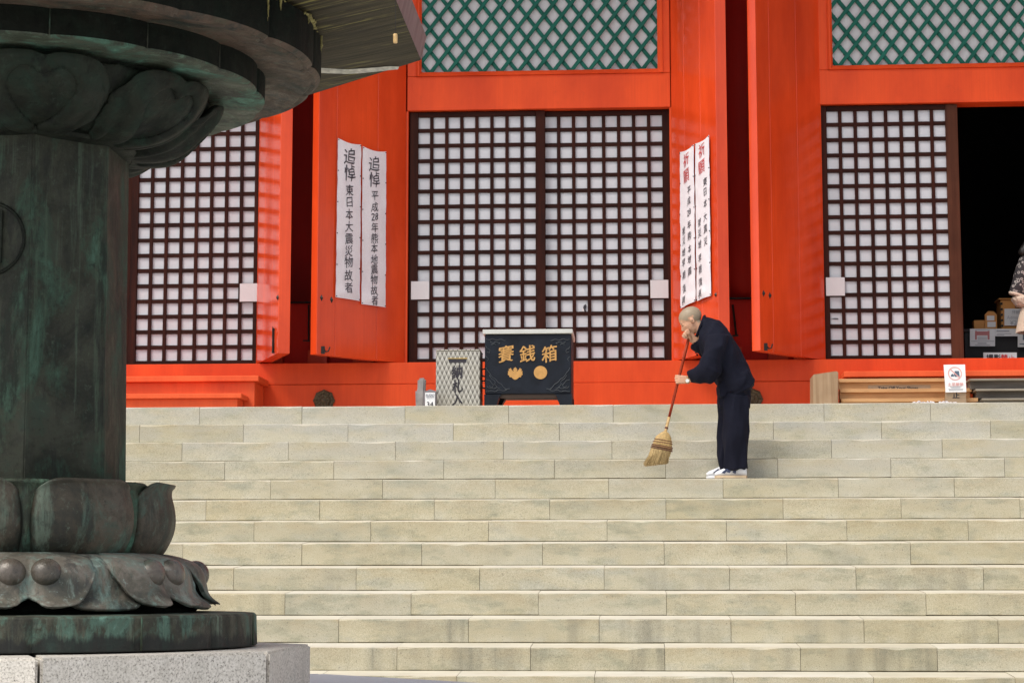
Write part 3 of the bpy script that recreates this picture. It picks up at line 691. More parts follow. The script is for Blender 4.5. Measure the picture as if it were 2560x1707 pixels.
# ------------------------------------------------------------------ banners
def banner(lf, corners, label, items, reds, aspect, seed):
    off = .02
    c = [onleaf(lf, x, y, off) for x, y in corners]; n = lf[3]
    nu, nv = 14, 60; bm = bmesh.new(); fm = quadmap(c)
    def wav(u, v):
        s = .006*noise.noise(Vector((u*2.2+seed, v*9, seed*3.1))) + .004*noise.noise(Vector((u*5+seed, v*22+u*6, 9.3)))
        e = math.sin(math.pi*u)*(.006) + .012*math.exp(-((v-.035)/.03)**2)*math.sin(math.pi*u)
        return -n*(s+e)
    def P_(u, v):
        sag = -.022*math.sin(math.pi*u)*(v**30)
        edge = .004*math.sin(v*math.pi*5)**2
        return fm(u, v) + wav(u, v) + Vector((0, 0, sag))
    V = [[bm.verts.new(P_(i/nu, j/nv)) for j in range(nv+1)] for i in range(nu+1)]
    for i in range(nu):
        for j in range(nv): bm.faces.new((V[i][j], V[i+1][j], V[i+1][j+1], V[i][j+1]))
    o = fin('banner', bm, M['banner'], None, True); tag(o, label, 'banner', 'white cloth banners on the door leaves')
    W0 = ((c[1]-c[0]).length+(c[2]-c[3]).length)/2; H0 = (c[0]-c[3]).length
    fT = lambda x, y: P_(min(1, max(0, x/W0)), min(1, max(0, y/H0))) - n*.004
    def conv(L): return [(s, u*W0, v*H0, sz) for s, u, v, sz in L]
    sk = lambda x, y: fT(x + .10*(y-round(y, 1))*0, y)
    q = letters('lettering', conv(items), fT, M['inkb'], o, .004, .09)
    if reds: letters('lettering', conv(reds), fT, M['inkred'], o, .002, .10)
    bm = bmesh.new()
    for j in range(6):
        for u in (.025, .975):
            p = P_(u, .008+j*.1968) - n*.004; ell(bm, p, (.006, .006, .006), seg=6)
    fin('tack', bm, M['iron'], o)['kind'] = 'stuff'
    return o
def colm(chars, ys, y0, y1, u, sz): return [(ch, u, 1-(y-y0)/(y1-y0), sz) for ch, y in zip(chars, ys)]
banner(LB, [(773.5, 318), (826.5, 333), (823.5, 692), (768, 683)], 'outer white mourning banner on the left door leaf, black lettering only',
       colm('追悼', (350, 460), 250, 1290, .50, .175) + colm('東日本大震災物故者', (575, 655, 735, 815, 897, 975, 1048, 1135, 1215), 250, 1290, .50, .118), None, 1, 1)
banner(LB, [(830, 337), (884.5, 349), (882.5, 706.5), (827, 699)], 'inner white mourning banner on the left door leaf, with the number 28',
       colm('追悼', (405, 508), 305, 1335, .48, .165) + colm(['平', '成', '28', '年', '熊', '本', '地', '震', '物', '故', '者'], (615, 690, 755, 822, 893, 960, 1035, 1100, 1165, 1235, 1300), 305, 1335, .50, .105), None, 1, 5)
banner(LC, [(1565.5, 350), (1597.5, 332), (1601.5, 692), (1567.5, 709)], 'inner white banner with red heading on the right leaf, just above the bending person',
       colm(['平', '成', '28', '年', '熊', '本', '地', '震'], (570, 655, 745, 840, 930, 1030, 1115, 1210), 225, 1460, .68, .088) + colm('被災地早期復興', (865, 945, 1035, 1120, 1215, 1320, 1410), 225, 1460, .28, .088),
       colm('祈願', (315, 445), 225, 1460, .50, .150), 1, 8)
banner(LC, [(1600.5, 330.5), (1633, 310.5), (1637, 679), (1604.5, 692)], 'outer, higher hung white banner with red heading on the right door leaf',
       colm('東日本大震災', (500, 580, 670, 775, 870, 965), 150, 1400, .72, .088) + colm('被災地早期復興', (795, 880, 970, 1080, 1165, 1265, 1355), 150, 1400, .32, .088),
       colm('祈願', (235, 370), 150, 1400, .50, .150), 1, 12)

# ------------------------------------------------------------------ offertory box
YB = .35
t = empty('offertory_box', (-1, .6, 0), 'black lacquered offertory box with gold lettering and a white metal rim on four flared feet', 'offertory box')
A = at(1113.5, 768, YB); B = at(1312.5, 904, YB); x0, x1, zt, zb = A.x, B.x, A.z, B.z; dep = .62
bm = bmesh.new(); bx(bm, (x0, YB, zb), (x1, YB+dep, zt), .008); fin('body', bm, M['lacquer'], t)
for s in (0, 1):
    for yb in (YB-.004, YB+dep-.12):
        xa = x0 if s == 0 else x1; sg = 1 if s == 0 else -1
        bm = bmesh.new(); prism(bm, [(xa-sg*.004, yb, zb-.002), (xa+sg*.150, yb, zb-.002), (xa+sg*.130, yb, zb-.03), (xa+sg*.10, yb, 0.018), (xa-sg*.004, yb, 0.018)], Vector((0, .13, 0))); fin('foot', bm, M['lacquer'], t)
box('bottom_rail', (x0+.14, YB+.02, zb-.035), (x1-.14, YB+.05, zb-.002), mat_flat('box_rail_brown', (.05, .025, .012), .5), t)
C0 = at(1108.5, 757, YB-.02); C1 = at(1315.5, 768, YB-.02)
bm = bmesh.new(); bx(bm, (C0.x, YB-.025, zt+.001), (C1.x, YB+dep+.02, C0.z), .004); fin('rim', bm, M['steel'], t)
for k in range(7): box('grille_bar', (C0.x+.06+k*.105, YB+.06, C0.z+.0005), (C0.x+.085+k*.105, YB+dep-.06, C0.z+.012), M['lacquer'], t, .002)
def bxm(xc, yc): 
    p = at(1000/K+xc/4.704/K, 780/K+yc/4.704/K, YB-.006); return p
sc_c = (bxm(1355, 400)-bxm(1255, 400)).length/100
for ch, xc, yc in (('賽', 1248, 490), ('銭', 1500, 488), ('箱', 1757, 488)):
    p = bxm(xc, yc); letters('lettering', [(ch, 0, 0, 1)], lambda a, b, p=p: Vector((p.x+a*.158, p.y, p.z+b*.158)), M['gold'], t, .013, .03)
p = bxm(1652, 710); bm = bmesh.new(); rr = 78*sc_c
prism(bm, [(p.x+rr*math.cos(2*math.pi*k/48), p.y+.006, p.z+rr*math.sin(2*math.pi*k/48)) for k in range(48)], Vector((0, -.006, 0))); fin('gold_disc', bm, M['gold'], t)
half = [(0, 150), (-14, 146), (-34, 132), (-46, 118), (-62, 122), (-72, 108), (-70, 98), (-86, 94), (-87, 76), (-80, 66), (-88, 54), (-80, 46), (-72, 48), (-66, 40), (-78, 34), (-74, 22), (-64, 26), (-60, 12), (-48, 16), (-46, 28), (-38, 34), (-30, 44), (-24, 52), (-16, 44), (-26, 34), (-22, 24), (-14, 26), (-18, 14), (-8, 12), (0, 0)]
pts = [(1355+a, 645+b) for a, b in half] + [(1355-a, 645+b) for a, b in half[-2:0:-1]]
bm = bmesh.new(); prism(bm, [Vector(bxm(a, b))+Vector((0, .006, 0)) for a, b in pts], Vector((0, -.006, 0))); bmesh.ops.triangulate(bm, faces=bm.faces); fin('leaf_crest', bm, M['gold'], t)
mcl = mat_flat('carved_cloud', (.05, .058, .068), .4)
def clouds(mx, my):
    bm = bmesh.new(); random.seed(3)
    base = [[(1010, 930), (1060, 925), (1110, 935), (1150, 915), (1200, 925), (1250, 915), (1290, 900)], [(1010, 650), (1040, 700), (1070, 745), (1110, 780), (1140, 810), (1180, 840), (1215, 880), (1255, 905), (1235, 915)],
            [(1015, 790), (1045, 800), (1070, 825), (1100, 850), (1090, 880), (1050, 870)], [(1050, 740), (1085, 790), (1120, 820), (1110, 850), (1140, 880), (1180, 900)], [(1020, 870), (1060, 895), (1100, 900), (1140, 880)]] if my < 0 else \
           [[(1015, 315), (1060, 325), (1100, 315), (1150, 330), (1200, 322), (1240, 335)], [(1060, 345), (1100, 365), (1140, 350), (1180, 362), (1160, 380)], [(1070, 380), (1100, 372), (1125, 385)], [(1010, 400), (1030, 430), (1060, 450), (1050, 480), (1020, 470)], [(1015, 520), (1040, 545), (1030, 575)]]
    for ln in base:
        P3 = []
        for i, (a, b) in enumerate(ln):
            a = a if mx > 0 else 3010-a
            P3.append(bxm(a, b)+Vector((0, .003, 0)))
        # smooth wavy interpolation
        Q = []
        for i in range(len(P3)-1):
            for k in range(4): tt = k/4; Q.append(P3[i].lerp(P3[i+1], tt)+Vector((0, 0, .004*math.sin(math.pi*tt)*(1 if i % 2 else -1))))
        Q.append(P3[-1]); tube(bm, Q, .0028, 5)
    fin('cloud_carving', bm, mcl, t, True)
for mx in (1, -1):
    for my in (1, -1): clouds(mx, my)
for yy in (710, 850):       # side handles
    p = at(1110, 0, YB+.05); q_ = bxm(980, yy); bm = bmesh.new(); tube(bm, [Vector((x0+.004, YB+.02, q_.z+.035)), Vector((x0-.022, YB+.0, q_.z+.03)), Vector((x0-.026, YB-.0, q_.z)), Vector((x0-.022, YB+.0, q_.z-.03)), Vector((x0+.004, YB+.02, q_.z-.035))], .008, 6); fin('side_handle', bm, M['iron'], t)

# name-slip box
t = empty('name_slip_box', (-1.6, .5, 0), 'silver patterned metal box for name slips with a black slot, left of the offertory box', 'collection box')
YN = .30; A = at(1001.5, 803, YN); B = at(1103, 803, YN)
box('body', (A.x, YN, 0.018), (B.x-.004, YN+.34, A.z-.012), M['pattern'], t, .004)
box('lid', (A.x-.002, YN-.004, A.z-.011), (B.x, YN+.345, A.z), M['pattern'], t, .003)
s0 = at(1031, 824, YN); s1 = at(1071, 832.5, YN); mb = mat_flat('slot_gold_edge', (.55, .38, .12), .4, .4)
box('slot', (s0.x, YN-.005, s1.z), (s1.x, YN-.001, s0.z-.002), M['ink'], t); box('slot_lip', (s0.x-.01, YN-.009, s0.z-.001), (s1.x+.01, YN-.001, s0.z+.006), mb, t)
for ch, xc, yc, w_, h_ in (('納', 674, 705, .112, .135), ('札', 676, 868, .108, .125), ('入', 674, 1018, .112, .118)):
    p = at(1000/K+xc/4.704/K, 780/K+yc/4.704/K, YN-.004); letters('lettering', [(ch, 0, 0, 1)], lambda a, b, p=p, w_=w_, h_=h_: Vector((p.x+a*w_, p.y, p.z+b*h_)), M['ink'], t, .024, .08)

# audio guide post and little stones
t = empty('audio_guide_sign', (-1.9, .3, 0), 'small grey post with a white AUDIO GUIDE 34 plate, left of the silver box', 'sign')
YA = .12; a0 = at(973, 900, YA); a1 = at(1001, 931, YA)
pts = [Vector((a0.x-.004, YA+.01, -.0+.012)), Vector((a1.x, YA+.01, .012)), Vector((a1.x, YA+.01, at(0+1000, 898, YA).z)), Vector(((a0.x+a1.x)/2+.005, YA+.01, at(985, 893.5, YA).z)), Vector((a0.x-.004, YA+.01, at(975, 899, YA).z))]
bm = bmesh.new(); prism(bm, pts, Vector((0, .09, 0))); fin('post', bm, mat_flat('guide_post', (.19, .17, .175), .6), t)
c = [at(976.5, 901.5, YA), at(999, 901.5, YA), at(999, 935, YA), at(976.5, 935, YA)]; bm = bmesh.new(); prism(bm, c, Vector((0, .008, 0))); fin('plate', bm, M['white'], t)
fm3 = quadmap(c, Vector((0, -.003, 0))); w3 = (c[1]-c[0]).length; h3 = (c[0]-c[3]).length
def tl(s, cx, cy, sz, m=M['grey'], bold=.0): letters('lettering', [(s, 0, 0, 1)], lambda a, b: fm3(cx+a*sz/w3, cy+b*sz/h3), m, t, bold)
tl('AUDIO', .5, .845, .0245, bold=.03); tl('GUIDE', .5, .735, .0245, bold=.03); tl('音声ガイド', .5, .60, .0125); tl('~', .5, .46, .02); tl('34', .5, .20, .062, M['ink'], .01)
for (cx, cy, rx, rz, lb) in ((967, 884, .034, .058, 'upright pale grey stone standing behind the audio guide post'), (962, 907, .034, .045, 'squarish grey stone leaning left of the audio guide post')):
    bm = bmesh.new(); p = at(cx+ (2 if cy > 900 else 0), cy, .34); z1 = p.z+rz
    bx(bm, (p.x-rx, .30, .016), (p.x+rx, .40, z1)); bmesh.ops.bevel(bm, geom=list(bm.edges), offset=.014, segments=2, affect='EDGES')
    for v in bm.verts: v.co += Vector((noise.noise(v.co*9), noise.noise(v.co*9+Vector((3, 3, 3)))*.5, noise.noise(v.co*9+Vector((7, 1, 3)))))*.012
    o = fin('grey_stone', bm, M['stonegrey'], None, False); tag(o, lb, 'stone', 'small stones by the audio guide post')

# ------------------------------------------------------------------ counter inside the right doorway
YI = 3.3
t = empty('reception_table', (4.2, 3.5, .63), 'black covered reception table in the dark right doorway', 'table')
tz = at(2280, 755, YI).z
box('table_top', (at(2213, 755, YI).x, YI, tz-.03), (5.9, YI+.7, tz), M['table'], t, .003); box('table_cloth', (at(2216, 755, YI).x, YI+.02, .63), (5.88, YI+.68, tz-.031), M['table'], t)
def board(name, x0, y0, x1, y1, Y, m, label, cat, th=.012, group=None, parent=None):
    c = [at(x0, y0, Y), at(x1, y0, Y), at(x1, y1, Y), at(x0, y1, Y)]; bm = bmesh.new(); prism(bm, c, Vector((0, th, 0))); o = fin(name, bm, m, parent)
    if label: tag(o, label, cat, group)
    return o, c
def textq(o, c, items, m, bold=.01):
    w3 = (c[1]-c[0]).length; h3 = (c[0]-c[3]).length; fm = quadmap(c, Vector((0, -.003, 0)))
    for s, cx, cy, sz in items: letters('lettering', [(s, 0, 0, 1)], lambda a, b: fm(cx+a*sz/w3, cy+b*sz/h3), m, o, bold)
def linesq(o, c, L, m):
    fm = quadmap(c, Vector((0, -.002, 0)))
    for (u0, u1, v0, v1) in L:
        bm = bmesh.new(); bm.faces.new([bm.verts.new(fm(a, b)) for a, b in ((u0, v0), (u1, v0), (u1, v1), (u0, v1))]); fin('printed_block', bm, m, o)
whd = mat_paper('shaded_card', (.62, .63, .64), .8)
o, c = board('notice_sheet', 2228, 755, 2285.5, 795, YI-.012, whd, 'white notice sheet with red printed blocks hanging from the table edge', 'sign')
linesq(o, c, [(.20, .27, .38, .88), (.70, .78, .38, .88), (.27, .70, .62, .85)], mat_flat('print_dull_red', (.42, .16, .16), .8)); linesq(o, c, [(.30, .68, .38, .42), (.30, .68, .48, .52), (.04, .96, .27, .30), (.30, .66, .14, .19), (.2, .8, .06, .085), (.2, .8, .93, .955)], M['grey'])
o, c = board('notice_strip', 2286, 755, 2345, 772, YI-.012, whd, 'narrow white notice strip along the table edge right of the red printed sheet', 'sign')
linesq(o, c, [(.05, .55, .60, .78), (.08, .62, .30, .38), (.05, .35, .12, .2)], M['grey'])
o, c = board('notice_sheet', 2338, 757, 2375, 797, YI-.016, whd, 'white notice sheet below the skirt at the right edge of the doorway', 'sign'); linesq(o, c, [(.3, .7, .4, .9), (.1, .9, .15, .2)], M['boot'])
YP = 2.9
o, c = board('photo_ban_sign', 2259, 809.5, 2335.5, 845, YP, whd, 'white sign with black and red characters forbidding photographs, low in the doorway', 'sign', .02)
textq(o, c, [('撮影', .30, .66, .073)], M['ink'], .025); textq(o, c, [('禁', .62, .66, .073)], M['inkred'], .035); textq(o, c, [('止', .84, .66, .068)], M['inkred'], .0)
# wooden boxes on the table
Yw = YI+.10
def wbox(name, x0, y0, x1, y1, dep, lb, cat):
    a = at(x0, y1, Yw); b = at(x1, y0, Yw); t = empty(name, ((a.x+b.x)/2, Yw, tz), lb, cat)
    box('body', (a.x, Yw, tz+.001), (b.x, Yw+dep, b.z), M['kraft'], t, .004); return t, a, b
wbox('wooden_box', 2237, 735, 2266, 755, .12, 'plain low orange wooden box at the left end of the reception table', 'box')
t = empty('tag_shaped_box', tuple(at(2276, 755, Yw)), 'small house-shaped wooden box with white labels between two wooden boxes on the table', 'box')
pts = [at(2263, 754.5, Yw-.02), at(2290.5, 754.5, Yw-.02), at(2289.5, 722, Yw-.02), at(2282, 715, Yw-.02), at(2270, 714.5, Yw-.02), at(2262.5, 722, Yw-.02)]
bm = bmesh.new(); prism(bm, pts, Vector((0, .06, 0))); fin('body', bm, M['kraft'], t)
board('label_plate', 2267, 725, 2284, 736, Yw-.024, whd, None, None, .003, None, t); board('label_plate', 2268, 739, 2287, 751, Yw-.024, whd, None, None, .003, None, t)
t, a, b = wbox('admission_box', 2300, 688, 2372, 754, .25, 'tall orange wooden admission box with a white price card on the table', 'box')
box('lid', (a.x-.02, Yw-.015, b.z), (b.x+.02, Yw+.27, b.z+.015), M['kraft'], t, .003)
for k in range(5): box('corner_joint', (a.x-.004, Yw-.003, tz+.03+k*.058), (a.x+.02, Yw+.01, tz+.055+k*.058), M['iron'], t)
bm = bmesh.new(); p = at(2339, 703, Yw-.004)
for s in (-1, 0, 1): prism(bm, [p+Vector((s*.022-.012, 0, -.02)), p+Vector((s*.022+.012, 0, -.02)), p+Vector((s*.034+.004, 0, .02-.008*abs(s))), p+Vector((s*.034-.004, 0, .026-.008*abs(s)))], Vector((0, -.003, 0)))
fin('leaf_crest', bm, mat_flat('brand_burnt', (.14, .05, .02), .7), t)
o, c = board('price_card', 2307, 709, 2352, 747.5, Yw-.012, whd, None, None, .004, None, t)
textq(o, c, [('拝観料', .68, .80, .042), ('Admission', .62, .48, .048), ('¥200', .62, .17, .066)], M['grey'], .0)

# ------------------------------------------------------------------ people
def face_attr(me, fn, name='hair'):
    at_ = me.attributes.new(name, 'FLOAT', 'POINT')
    for i, v in enumerate(me.vertices): at_.data[i].value = fn(v.co)
def head(bm, T, woman=False):
    def P(x, y, z): return T @ Vector((x, y, z))
    Rm = T.to_3x3().to_4x4()
    ell(bm, P(-.012, 0, .036), (.100, .078, .084), Rm, 32)         # skull
    ell(bm, P(.030, 0, -.022), (.064, .066, .080), Rm, 24)         # face
    ell(bm, P(.048, 0, -.085), (.034, .040, .026), Rm, 16)         # jaw / chin
    ell(bm, P(.012, 0, -.062), (.052, .056, .044), Rm, 16)
    ell(bm, P(.078, 0, .022), (.014, .046, .012), Rm, 12)          # brow
    cap_(bm, P(.083, 0, .004), P(.098, 0, -.030), .008, .0105)      # nose
    ell(bm, P(.088, 0, -.058), (.012, .026, .009), Rm, 12)         # lips
    for s in (-1, 1):
        ell(bm, P(.070, s*.030, .002), (.015, .017, .009), Rm, 10)  # eyelids
        ell(bm, P(.052, s*.044, -.020), (.026, .018, .02), Rm, 12)  # cheek
        ell(bm, P(-.008, s*.076, -.008), (.015, .010, .027), Rm @ Matrix.Rotation(R(12), 4, 'Y'), 14)   # ear
def hand(bm, wrist, palm, dirp, spread, nrm, curl=1.0, s=1.0, thumb=None):
    # wrist point, palm centre, finger direction, knuckle line direction, palm normal (towards which the fingers curl)
    wrist, palm, f, k, n = Vector(wrist), Vector(palm), Vector(dirp).normalized(), Vector(spread).normalized(), Vector(nrm).normalized()
    for q in (-.026, -.009, .009, .026): cap_(bm, wrist+k*q*.6*s, palm+f*.030*s+k*q*s, .017*s, .0125*s)
    for i, q in enumerate((-.031, -.0105, .0105, .030)):
        L = (.062, .072, .068, .052)[i]*s*.6; r = (.0092, .0095, .0092, .008)[i]*s
        b0 = palm+f*.034*s+k*q*s; a1 = curl*R(62); a2 = curl*R(135)
        b1 = b0 + (f*math.cos(a1*.4)+n*math.sin(a1*.4))*L*.75; b2 = b1+(f*math.cos(a1*1.5)+n*math.sin(a1*1.5))*L*.62; b3 = b2+(f*math.cos(a2*1.1)+n*math.sin(a2*1.1))*L*.5
        cap_(bm, b0, b1, r*1.08, r); cap_(bm, b1, b2, r, r*.94); cap_(bm, b2, b3, r*.94, r*.8)
    if thumb is not None:
        t0 = wrist.lerp(palm, .55)-k*.022*s; pts = [t0] + [Vector(q) for q in thumb]
        for a, b, r in zip(pts[:-1], pts[1:], (.0135, .0115, .0105)): cap_(bm, a, b, r*s, r*s*.9)
# --- the monk, facing left (-X), standing on the fifth tread
YM = -1.17
def mp(x, y, dy=0):           # p pixels on his plane
    return at(x/K, y/K, YM+dy)
monk = empty('person', (mp(1830, 1198).x, YM, -.71), 'shaven-headed person in dark navy work clothes bending over a broom on the stairs', 'person')
bm = bmesh.new()
H0 = mp(1727.5, 803); tilt = R(30)
Tm = Matrix.Translation(H0) @ Matrix(((-1, 0, 0, 0), (0, -1, 0, 0), (0, 0, 1, 0), (0, 0, 0, 1))) @ Matrix.Rotation(tilt, 4, 'Y') @ Matrix.Scale(.98, 4)
head(bm, Tm)
nb = mp(1764, 836); cap_(bm, H0+Vector((.030, 0, -.012)), nb, .052, .058); cap_(bm, nb, mp(1800, 880), .07, .10)
cap_(bm, mp(1802, 885), mp(1830, 935), .10, .09)      # torso inside the jacket
for s, sh, el, wr in ((-1, mp(1798, 862, -.17), mp(1776, 935, -.20), mp(1722, 949, -.10)), (1, mp(1785, 862, .12), mp(1769, 882, .09), mp(1740, 856, -.005))):
    cap_(bm, sh, el, .036, .030); cap_(bm, el, wr, .029, .022)
for s in (-1, 1):
    hip = mp(1836, 975, s*.06); kn = mp(1836, 1075, s*.09); an = mp(1846 if s < 0 else 1828, 1172, s*.08)
    cap_(bm, hip, kn, .060, .045); cap_(bm, kn, an, .042, .032)
# broom handle line
HT, HB = mp(1722.5, 843, -.02), mp(1664, 1078, -.10)
def onh(y): 
    tt = (y-843)/(1078-843); return HT.lerp(HB, tt)
gp = onh(948)
wr = mp(1722, 949, -.10)
hand(bm, wr, mp(1706, 949, -.105) , (-1, .10, .08), (0.0, -.12, -1), (.15, 1.0, 0), 1.25, .95, thumb=[mp(1704, 941, -.070), mp(1694, 944, -.060)])
wr2 = mp(1739, 853, -.01)
hand(bm, wr2, mp(1727, 842, -.02), (-.75, -.1, .60), (.55, -.15, .70), (-.1, -1.0, -.25), 1.15, 1.0, thumb=[mp(1722, 834, -.055), mp(1716, 827, -.06)])
me = remesh(bm, .0042, 2)
Ti = Tm.inverted()
def hairf(co):
    q = Ti @ co
    if abs(q.x) > .16 or abs(q.y) > .12 or q.z > .16: return 0
    if q.y*q.y > .0735**2 and q.z < .03 and q.x > -.035: return 0
    line = -.02 + (q.x+.02)*.55 if q.x < .045 else .016+(q.x-.045)*1.0
    if q.x < -.04: line = -.055
    if q.z < -.075: return 0
    return max(0, min(1, (q.z-line)/.014))
face_attr(me, hairf)
def darkf(co):
    q = Ti @ co; v = 0
    for s in (-1, 1):
        v = max(v, 1-((q.x-.082)**2/.016**2+(q.y-s*.032)**2/.017**2+(q.z+.001)**2/.0035**2)) # lashes
        v = max(v, .8-((q.x-.088)**2/.02**2+(q.y-s*.032)**2/.019**2+(q.z-.024)**2/.0035**2)) # brows
        v = max(v, .7-((q.x+.004)**2/.008**2+(abs(q.y)-.083)**2/.008**2+(q.z+.008)**2/.012**2))
    v = max(v, .6-((q.x-.099)**2/.01**2+(q.y)**2/.024**2+(q.z+.058)**2/.0025**2))
    return max(0, min(1, v*1.6))
face_attr(me, darkf, 'dark')
link('body', me, M['skin'], monk)
def foldf(amp, f1, seed, sz=(1, 1, 1)):
    def g_(co):
        q = Vector((co.x*f1*sz[0]+seed, co.y*f1*sz[1], co.z*f1*sz[2]))
        a = noise.noise(q); b = noise.noise(q*2.3+Vector((5, 2, 1)))
        return amp*(-abs(a)*1.5+.4) + amp*.35*b
    return g_
S_ = lambda L, Q, d, dy=0: ((L[0]/K, L[1]/K), (Q[0]/K, Q[1]/K), d, YM+dy)
bm = bmesh.new()
loft(bm, [S_((1744, 838), (1761, 793), .062), S_((1744, 848), (1776, 797), .095), S_((1748, 868), (1796, 802.5), .165), S_((1752, 885), (1816, 821), .195), S_((1760, 903), (1832, 845), .20),
          S_((1770, 922), (1849, 877), .195), S_((1780, 938), (1864, 906), .185), S_((1789, 954), (1876, 932), .185), S_((1797, 972), (1886, 952), .19), S_((1803, 989), (1876, 965), .175)])
prism(bm, [mp(a, b, -.165) for a, b in ((1868, 925), (1888, 953), (1875, 969), (1852, 979), (1838, 989), (1824, 966), (1826, 945))], Vector((0, .33, 0)))
prism(bm, [mp(a, b, -.15) for a, b in ((1796, 962), (1801, 994), (1815, 987), (1826, 966), (1822, 945))], Vector((0, .30, 0)))
loft(bm, [S_((1772, 836), (1822, 838), .07, -.13), S_((1762, 862), (1816, 868), .085, -.19), S_((1754, 890), (1808, 904), .085, -.22), S_((1748, 912), (1800, 936), .085, -.22), S_((1737, 919), (1776, 960), .080, -.19),
          S_((1727, 925), (1752, 962), .070, -.15), S_((1719, 931), (1729, 955), .050, -.115)])
loft(bm, [S_((1750, 842), (1790, 850), .06, .10), S_((1738, 866), (1778, 885), .075, .12), S_((1742, 886), (1772, 902), .075, .10), S_((1731, 873), (1768, 882), .072, .07), S_((1727, 864), (1758, 862), .060, .03), S_((1728, 858), (1750, 851), .050, .0)])
loft(bm, [S_((1800, 960), (1886, 948), .19), S_((1802, 975), (1884, 958), .187), S_((1804, 990), (1874, 968), .178), S_((1822, 985), (1850, 980), .17)])
me = remesh(bm, .0065, 4, foldf(.021, 6.5, 2.0, (1.2, 1, .7))); jk = link('jacket', me, M['navy'], monk)
bm = bmesh.new(); tube(bm, [mp(1741, 842, -.055), mp(1752, 815, -.07), mp(1760, 792, -.03), mp(1762, 790, .03)], [.012, .014, .013, .01], 8); fin('collar', bm, M['navy'], monk, True)
bm = bmesh.new()
loft(bm, [S_((1797, 955), (1878, 945), .15), S_((1794, 1000), (1875, 985), .165), S_((1797, 1020), (1874, 1020), .15)])
loft(bm, [S_((1808, 990), (1875, 990), .085, -.09), S_((1809, 1040), (1873, 1042), .088, -.095), S_((1806, 1091), (1871, 1090), .083, -.095), S_((1808, 1140), (1869.5, 1136), .078, -.09), S_((1811, 1176), (1870, 1171), .075, -.085)])
loft(bm, [S_((1794, 1000), (1862, 995), .10, .05), S_((1797, 1040), (1860, 1040), .095, .06), S_((1793, 1091), (1856, 1090), .090, .065), S_((1795, 1140), (1852, 1140), .085, .07), S_((1798, 1173), (1850, 1172), .08, .075)])
me = remesh(bm, .0065, 4, foldf(.020, 7.5, 7.0, (1.5, 1.5, .38))); link('trousers', me, M['navy'], monk)
def shoe(x_toe, x_heel, yb, dy, name='shoe'):
    t0 = mp(x_toe, yb, dy); h = mp(x_heel, yb, dy); z0 = -.7205+SLP*(TR*4+(YM+dy)) ; L = h.x-t0.x
    bm = bmesh.new(); prof = [(0, .0, .028, .022), (.10, .0, .045, .036), (.28, .0, .062, .046), (.48, .0, .088, .043), (.66, 0, .118, .038), (.82, 0, .122, .037), (.94, 0, .105, .034), (1.0, 0, .06, .024)]
    rings = []
    for f_, _, hh, wd in prof:
        ring = []
        for k in range(16):
            a = 2*math.pi*k/16; zc = (math.sin(a)*.5+.5)*hh+.018; yy = math.cos(a)*wd*(1 if math.sin(a) < .2 else .72)
            ring.append(bm.verts.new((t0.x+L*f_, t0.y+yy, z0+zc)))
        rings.append(ring)
    for i in range(len(rings)-1):
        for k in range(16): bm.faces.new((rings[i][k], rings[i][(k+1) % 16], rings[i+1][(k+1) % 16], rings[i+1][k]))
    bm.faces.new(rings[0][::-1]); bm.faces.new(rings[-1])
    s_ = fin(name, bm, M['shoe'], monk, True)
    bm = bmesh.new(); pl = [(-.005, .0), (.06, .030), (.25, .048), (.5, .046), (.8, .040), (.97, .034), (1.015, .0), (.97, -.034), (.8, -.040), (.5, -.046), (.25, -.048), (.06, -.030)]
    prism(bm, [(t0.x+L*a, t0.y+b, z0+.001) for a, b in pl], Vector((0, 0, .022))); q = fin('sole', bm, M['gum'] if dy < 0 else M['shoe'], None); q.parent = s_; q.matrix_parent_inverse = Matrix.Translation(-WL(s_))
    bm = bmesh.new()
    for (a0, b0, a1, b1) in ((.20, .045, .42, .072), (.36, .050, .58, .090), (.55, .045, .68, .075)):
        p = [(t0.x+L*a0, 0, z0+b0), (t0.x+L*(a0+.10), 0, z0+b0-.008), (t0.x+L*a1, 0, z0+b1), (t0.x+L*(a1-.06), 0, z0+b1+.004)]
        for v in p: pass
        prism(bm, [Vector((a, t0.y-.050+.0*b, c_)) for a, b, c_ in p], Vector((0, .02, 0)))
    q = fin('shoe_panel', bm, M['shoedark'], None); q.parent = s_; q.matrix_parent_inverse = Matrix.Translation(-WL(s_))
shoe(1787, 1867, 1197, -.09); shoe(1766, 1845, 1190, .085)
t = empty('wristwatch', tuple(mp(1719, 951, -.11)), 'gold-faced wristwatch worn on the wrist that grips the broom', 'watch')
bm = bmesh.new(); wc = mp(1719.5, 950, -.10); ax = Vector((1, -.1, -.05)).normalized()
tube(bm, [wc-ax*.010, wc+ax*.010], .030, 18); fin('strap', bm, mat_flat('watch_strap', (.30, .17, .07), .5), t, True)
bm = bmesh.new(); fc = mp(1718.5, 951.5, -.134); tube(bm, [fc+Vector((0, .008, 0)), fc-Vector((0, .004, 0))], .017, 20); fin('case', bm, M['watch'], t)
bm = bmesh.new(); tube(bm, [fc-Vector((0, .003, 0)), fc-Vector((0, .0055, 0))], .013, 20); fin('dial', bm, M['white'], t)
